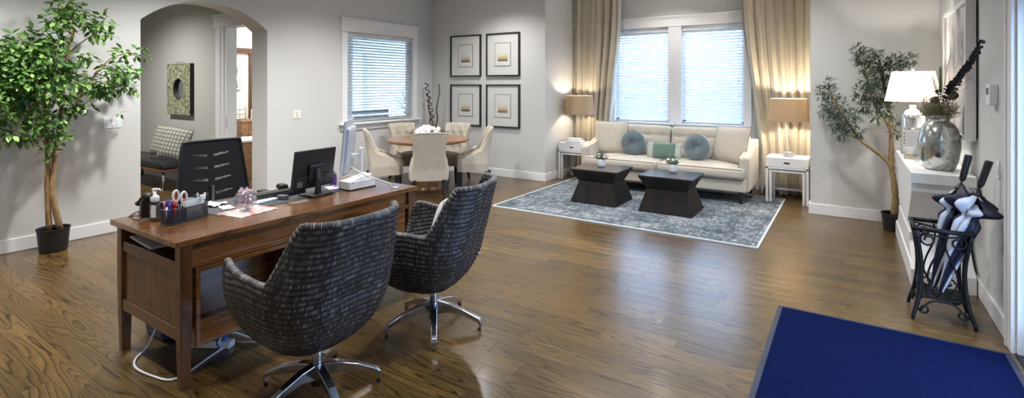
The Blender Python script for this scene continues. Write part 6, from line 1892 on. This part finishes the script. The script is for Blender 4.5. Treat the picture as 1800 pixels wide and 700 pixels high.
pfm = thing('photo_frame', 'small white framed family photo on the office cabinet', 'picture frame', (OX + .34, 5.36, .93), R(-72))
pfm.rotation_euler = (R(12), 0, R(75))
MB().box(-.07, .07, -.008, .008, 0, .19).build('frame', 'paper', pfm, bevel=.002)
MB().box(-.045, .045, -.0095, -.008, .03, .16).build('photo', 'family_photo', pfm)
vsf = thing('office_flowers', 'orange flowers in a dark vase at the cabinet edge', 'flowers', (OX + .24, 5.52, .93))
MB().lathe([(0, 0), (.03, 0), (.04, .06), (.025, .13), (.03, .14), (0, .14)], seg=16).build('vase', 'black_plastic', vsf, smooth=True)
mat('flower_orange', (.75, .45, .2), .6)
for k in range(6): MB().ball((.04 * math.cos(k * 1.1), .04 * math.sin(k * 1.1), .19 + .02 * (k % 3)), .025, 8, 6).build('bloom', 'flower_orange', vsf, smooth=True)

# ================================================================== OUTSIDE THE WINDOWS
mat('porch_cream', (.74, .70, .58), .7); mat('far_wall', (.80, .82, .84), .8); mat('patio_dark', (.035, .04, .04), .6)
pw = thing('porch_building', 'pale neighbouring wall with cream posts outside the dining window', 'building', (-9.3, 7.8, -.3))
MB().box(-1.5, -1.4, 0.4, 8, 0, 4).build('wall', 'far_wall', pw)
for y_ in (-.9, .55): MB().box(-.5, -.32, y_, y_ + .22, 0, 3.4).build('post', 'porch_cream', pw)
MB().box(-.55, -.3, -1.4, 3, 2.75, 2.95).build('beam', 'porch_cream', pw)
pbn = thing('patio_bench', 'dark slatted patio bench outside the dining window', 'bench', (-8.5, 7.2, -.3))
for k in range(6): MB().box(-.02, .02, -.75, .75, .70 + k * .11, .78 + k * .11).build('slat', 'patio_dark', pbn)
MB().box(0, .5, -.75, .75, .66, .70).build('seat', 'patio_dark', pbn)
for y_ in (-.7, .7):
    for x_ in (0, .45): MB().box(x_ - .03, x_ + .03, y_ - .03, y_ + .03, 0, .68).build('leg', 'patio_dark', pbn)
yc_ = Vector((-8.15, 8.35, -.3))
yu = thing('yucca', 'green spiky yucca outside the right side of the dining window', 'plant', tuple(yc_))
MB().lathe([(0, 0), (.2, 0), (.24, .4), (0, .4)], seg=20).build('pot', 'stone_grey', yu)
MB().tube([(0, 0, .4), (0, 0, 1.35)], .05, 8).build('stem', 'bark', yu)
rgy = random.Random(4); y0_ = None
for k in range(70):
    a_ = rgy.uniform(0, 2 * PI); el = rgy.uniform(-.3, 1.4)
    M = Matrix.Translation((0, 0, 1.0 + .4 * rgy.random())) @ Matrix.Rotation(a_, 4, 'Z') @ Matrix.Rotation(el, 4, 'X') @ Matrix.Scale(rgy.uniform(.8, 1.2), 4)
    if y0_ is None: y0_ = MB().add(*leaf_mesh(.62, .06, .3, .15)).build('leaf', 'yucca_leaf', yu, smooth=True); y0_.matrix_basis = M
    else: place(y0_, yu, M)
MB().box(-3.2, 2.3, -2.0, 6, 3.5, 3.6).build('added_shade_roof', 'porch_cream', pw)  # unseen roof, added to shade the view outside the dining window
# pale hedge beyond the back windows
for k, (x_, w_, h_) in enumerate(((-4.1, .8, 1.6), (-2.25, .7, 1.35), (-.4, .8, 1.6))):
    hb = thing('garden_shrub', ['pale shrub outside the back window behind the left sofa end', 'pale shrub outside behind the mullion of the back windows', 'pale shrub outside the back window behind the right sofa end'][k], 'shrub', (x_, 11.6, -.3))
    MB().tube([(0, 0, 0), (0, 0, 1.2)], .04, 6).build('stem', 'bark', hb)
    m_ = MB(); rr = []; lvh, lfh = leaf_mesh(.14, .08)
    rgh = random.Random(30 + k)
    for q in range(700):
        d = Vector((rgh.gauss(0, 1), rgh.gauss(0, 1), rgh.gauss(0, 1))).normalized() * rgh.random() ** .4
        p = Vector((d.x * w_, d.y * w_ * .7, 1.2 + d.z * h_ * .55))
        M = Matrix.Translation(p) @ Euler((rgh.uniform(0, 6), rgh.uniform(0, 6), rgh.uniform(0, 6))).to_matrix().to_4x4()
        m_.add([M @ Vector(v_) for v_ in lvh], lfh); rr += [rgh.random()] * len(lvh)
    stuff(m_.build('leaves', 'hedge_leaf', hb, rnd=rr))
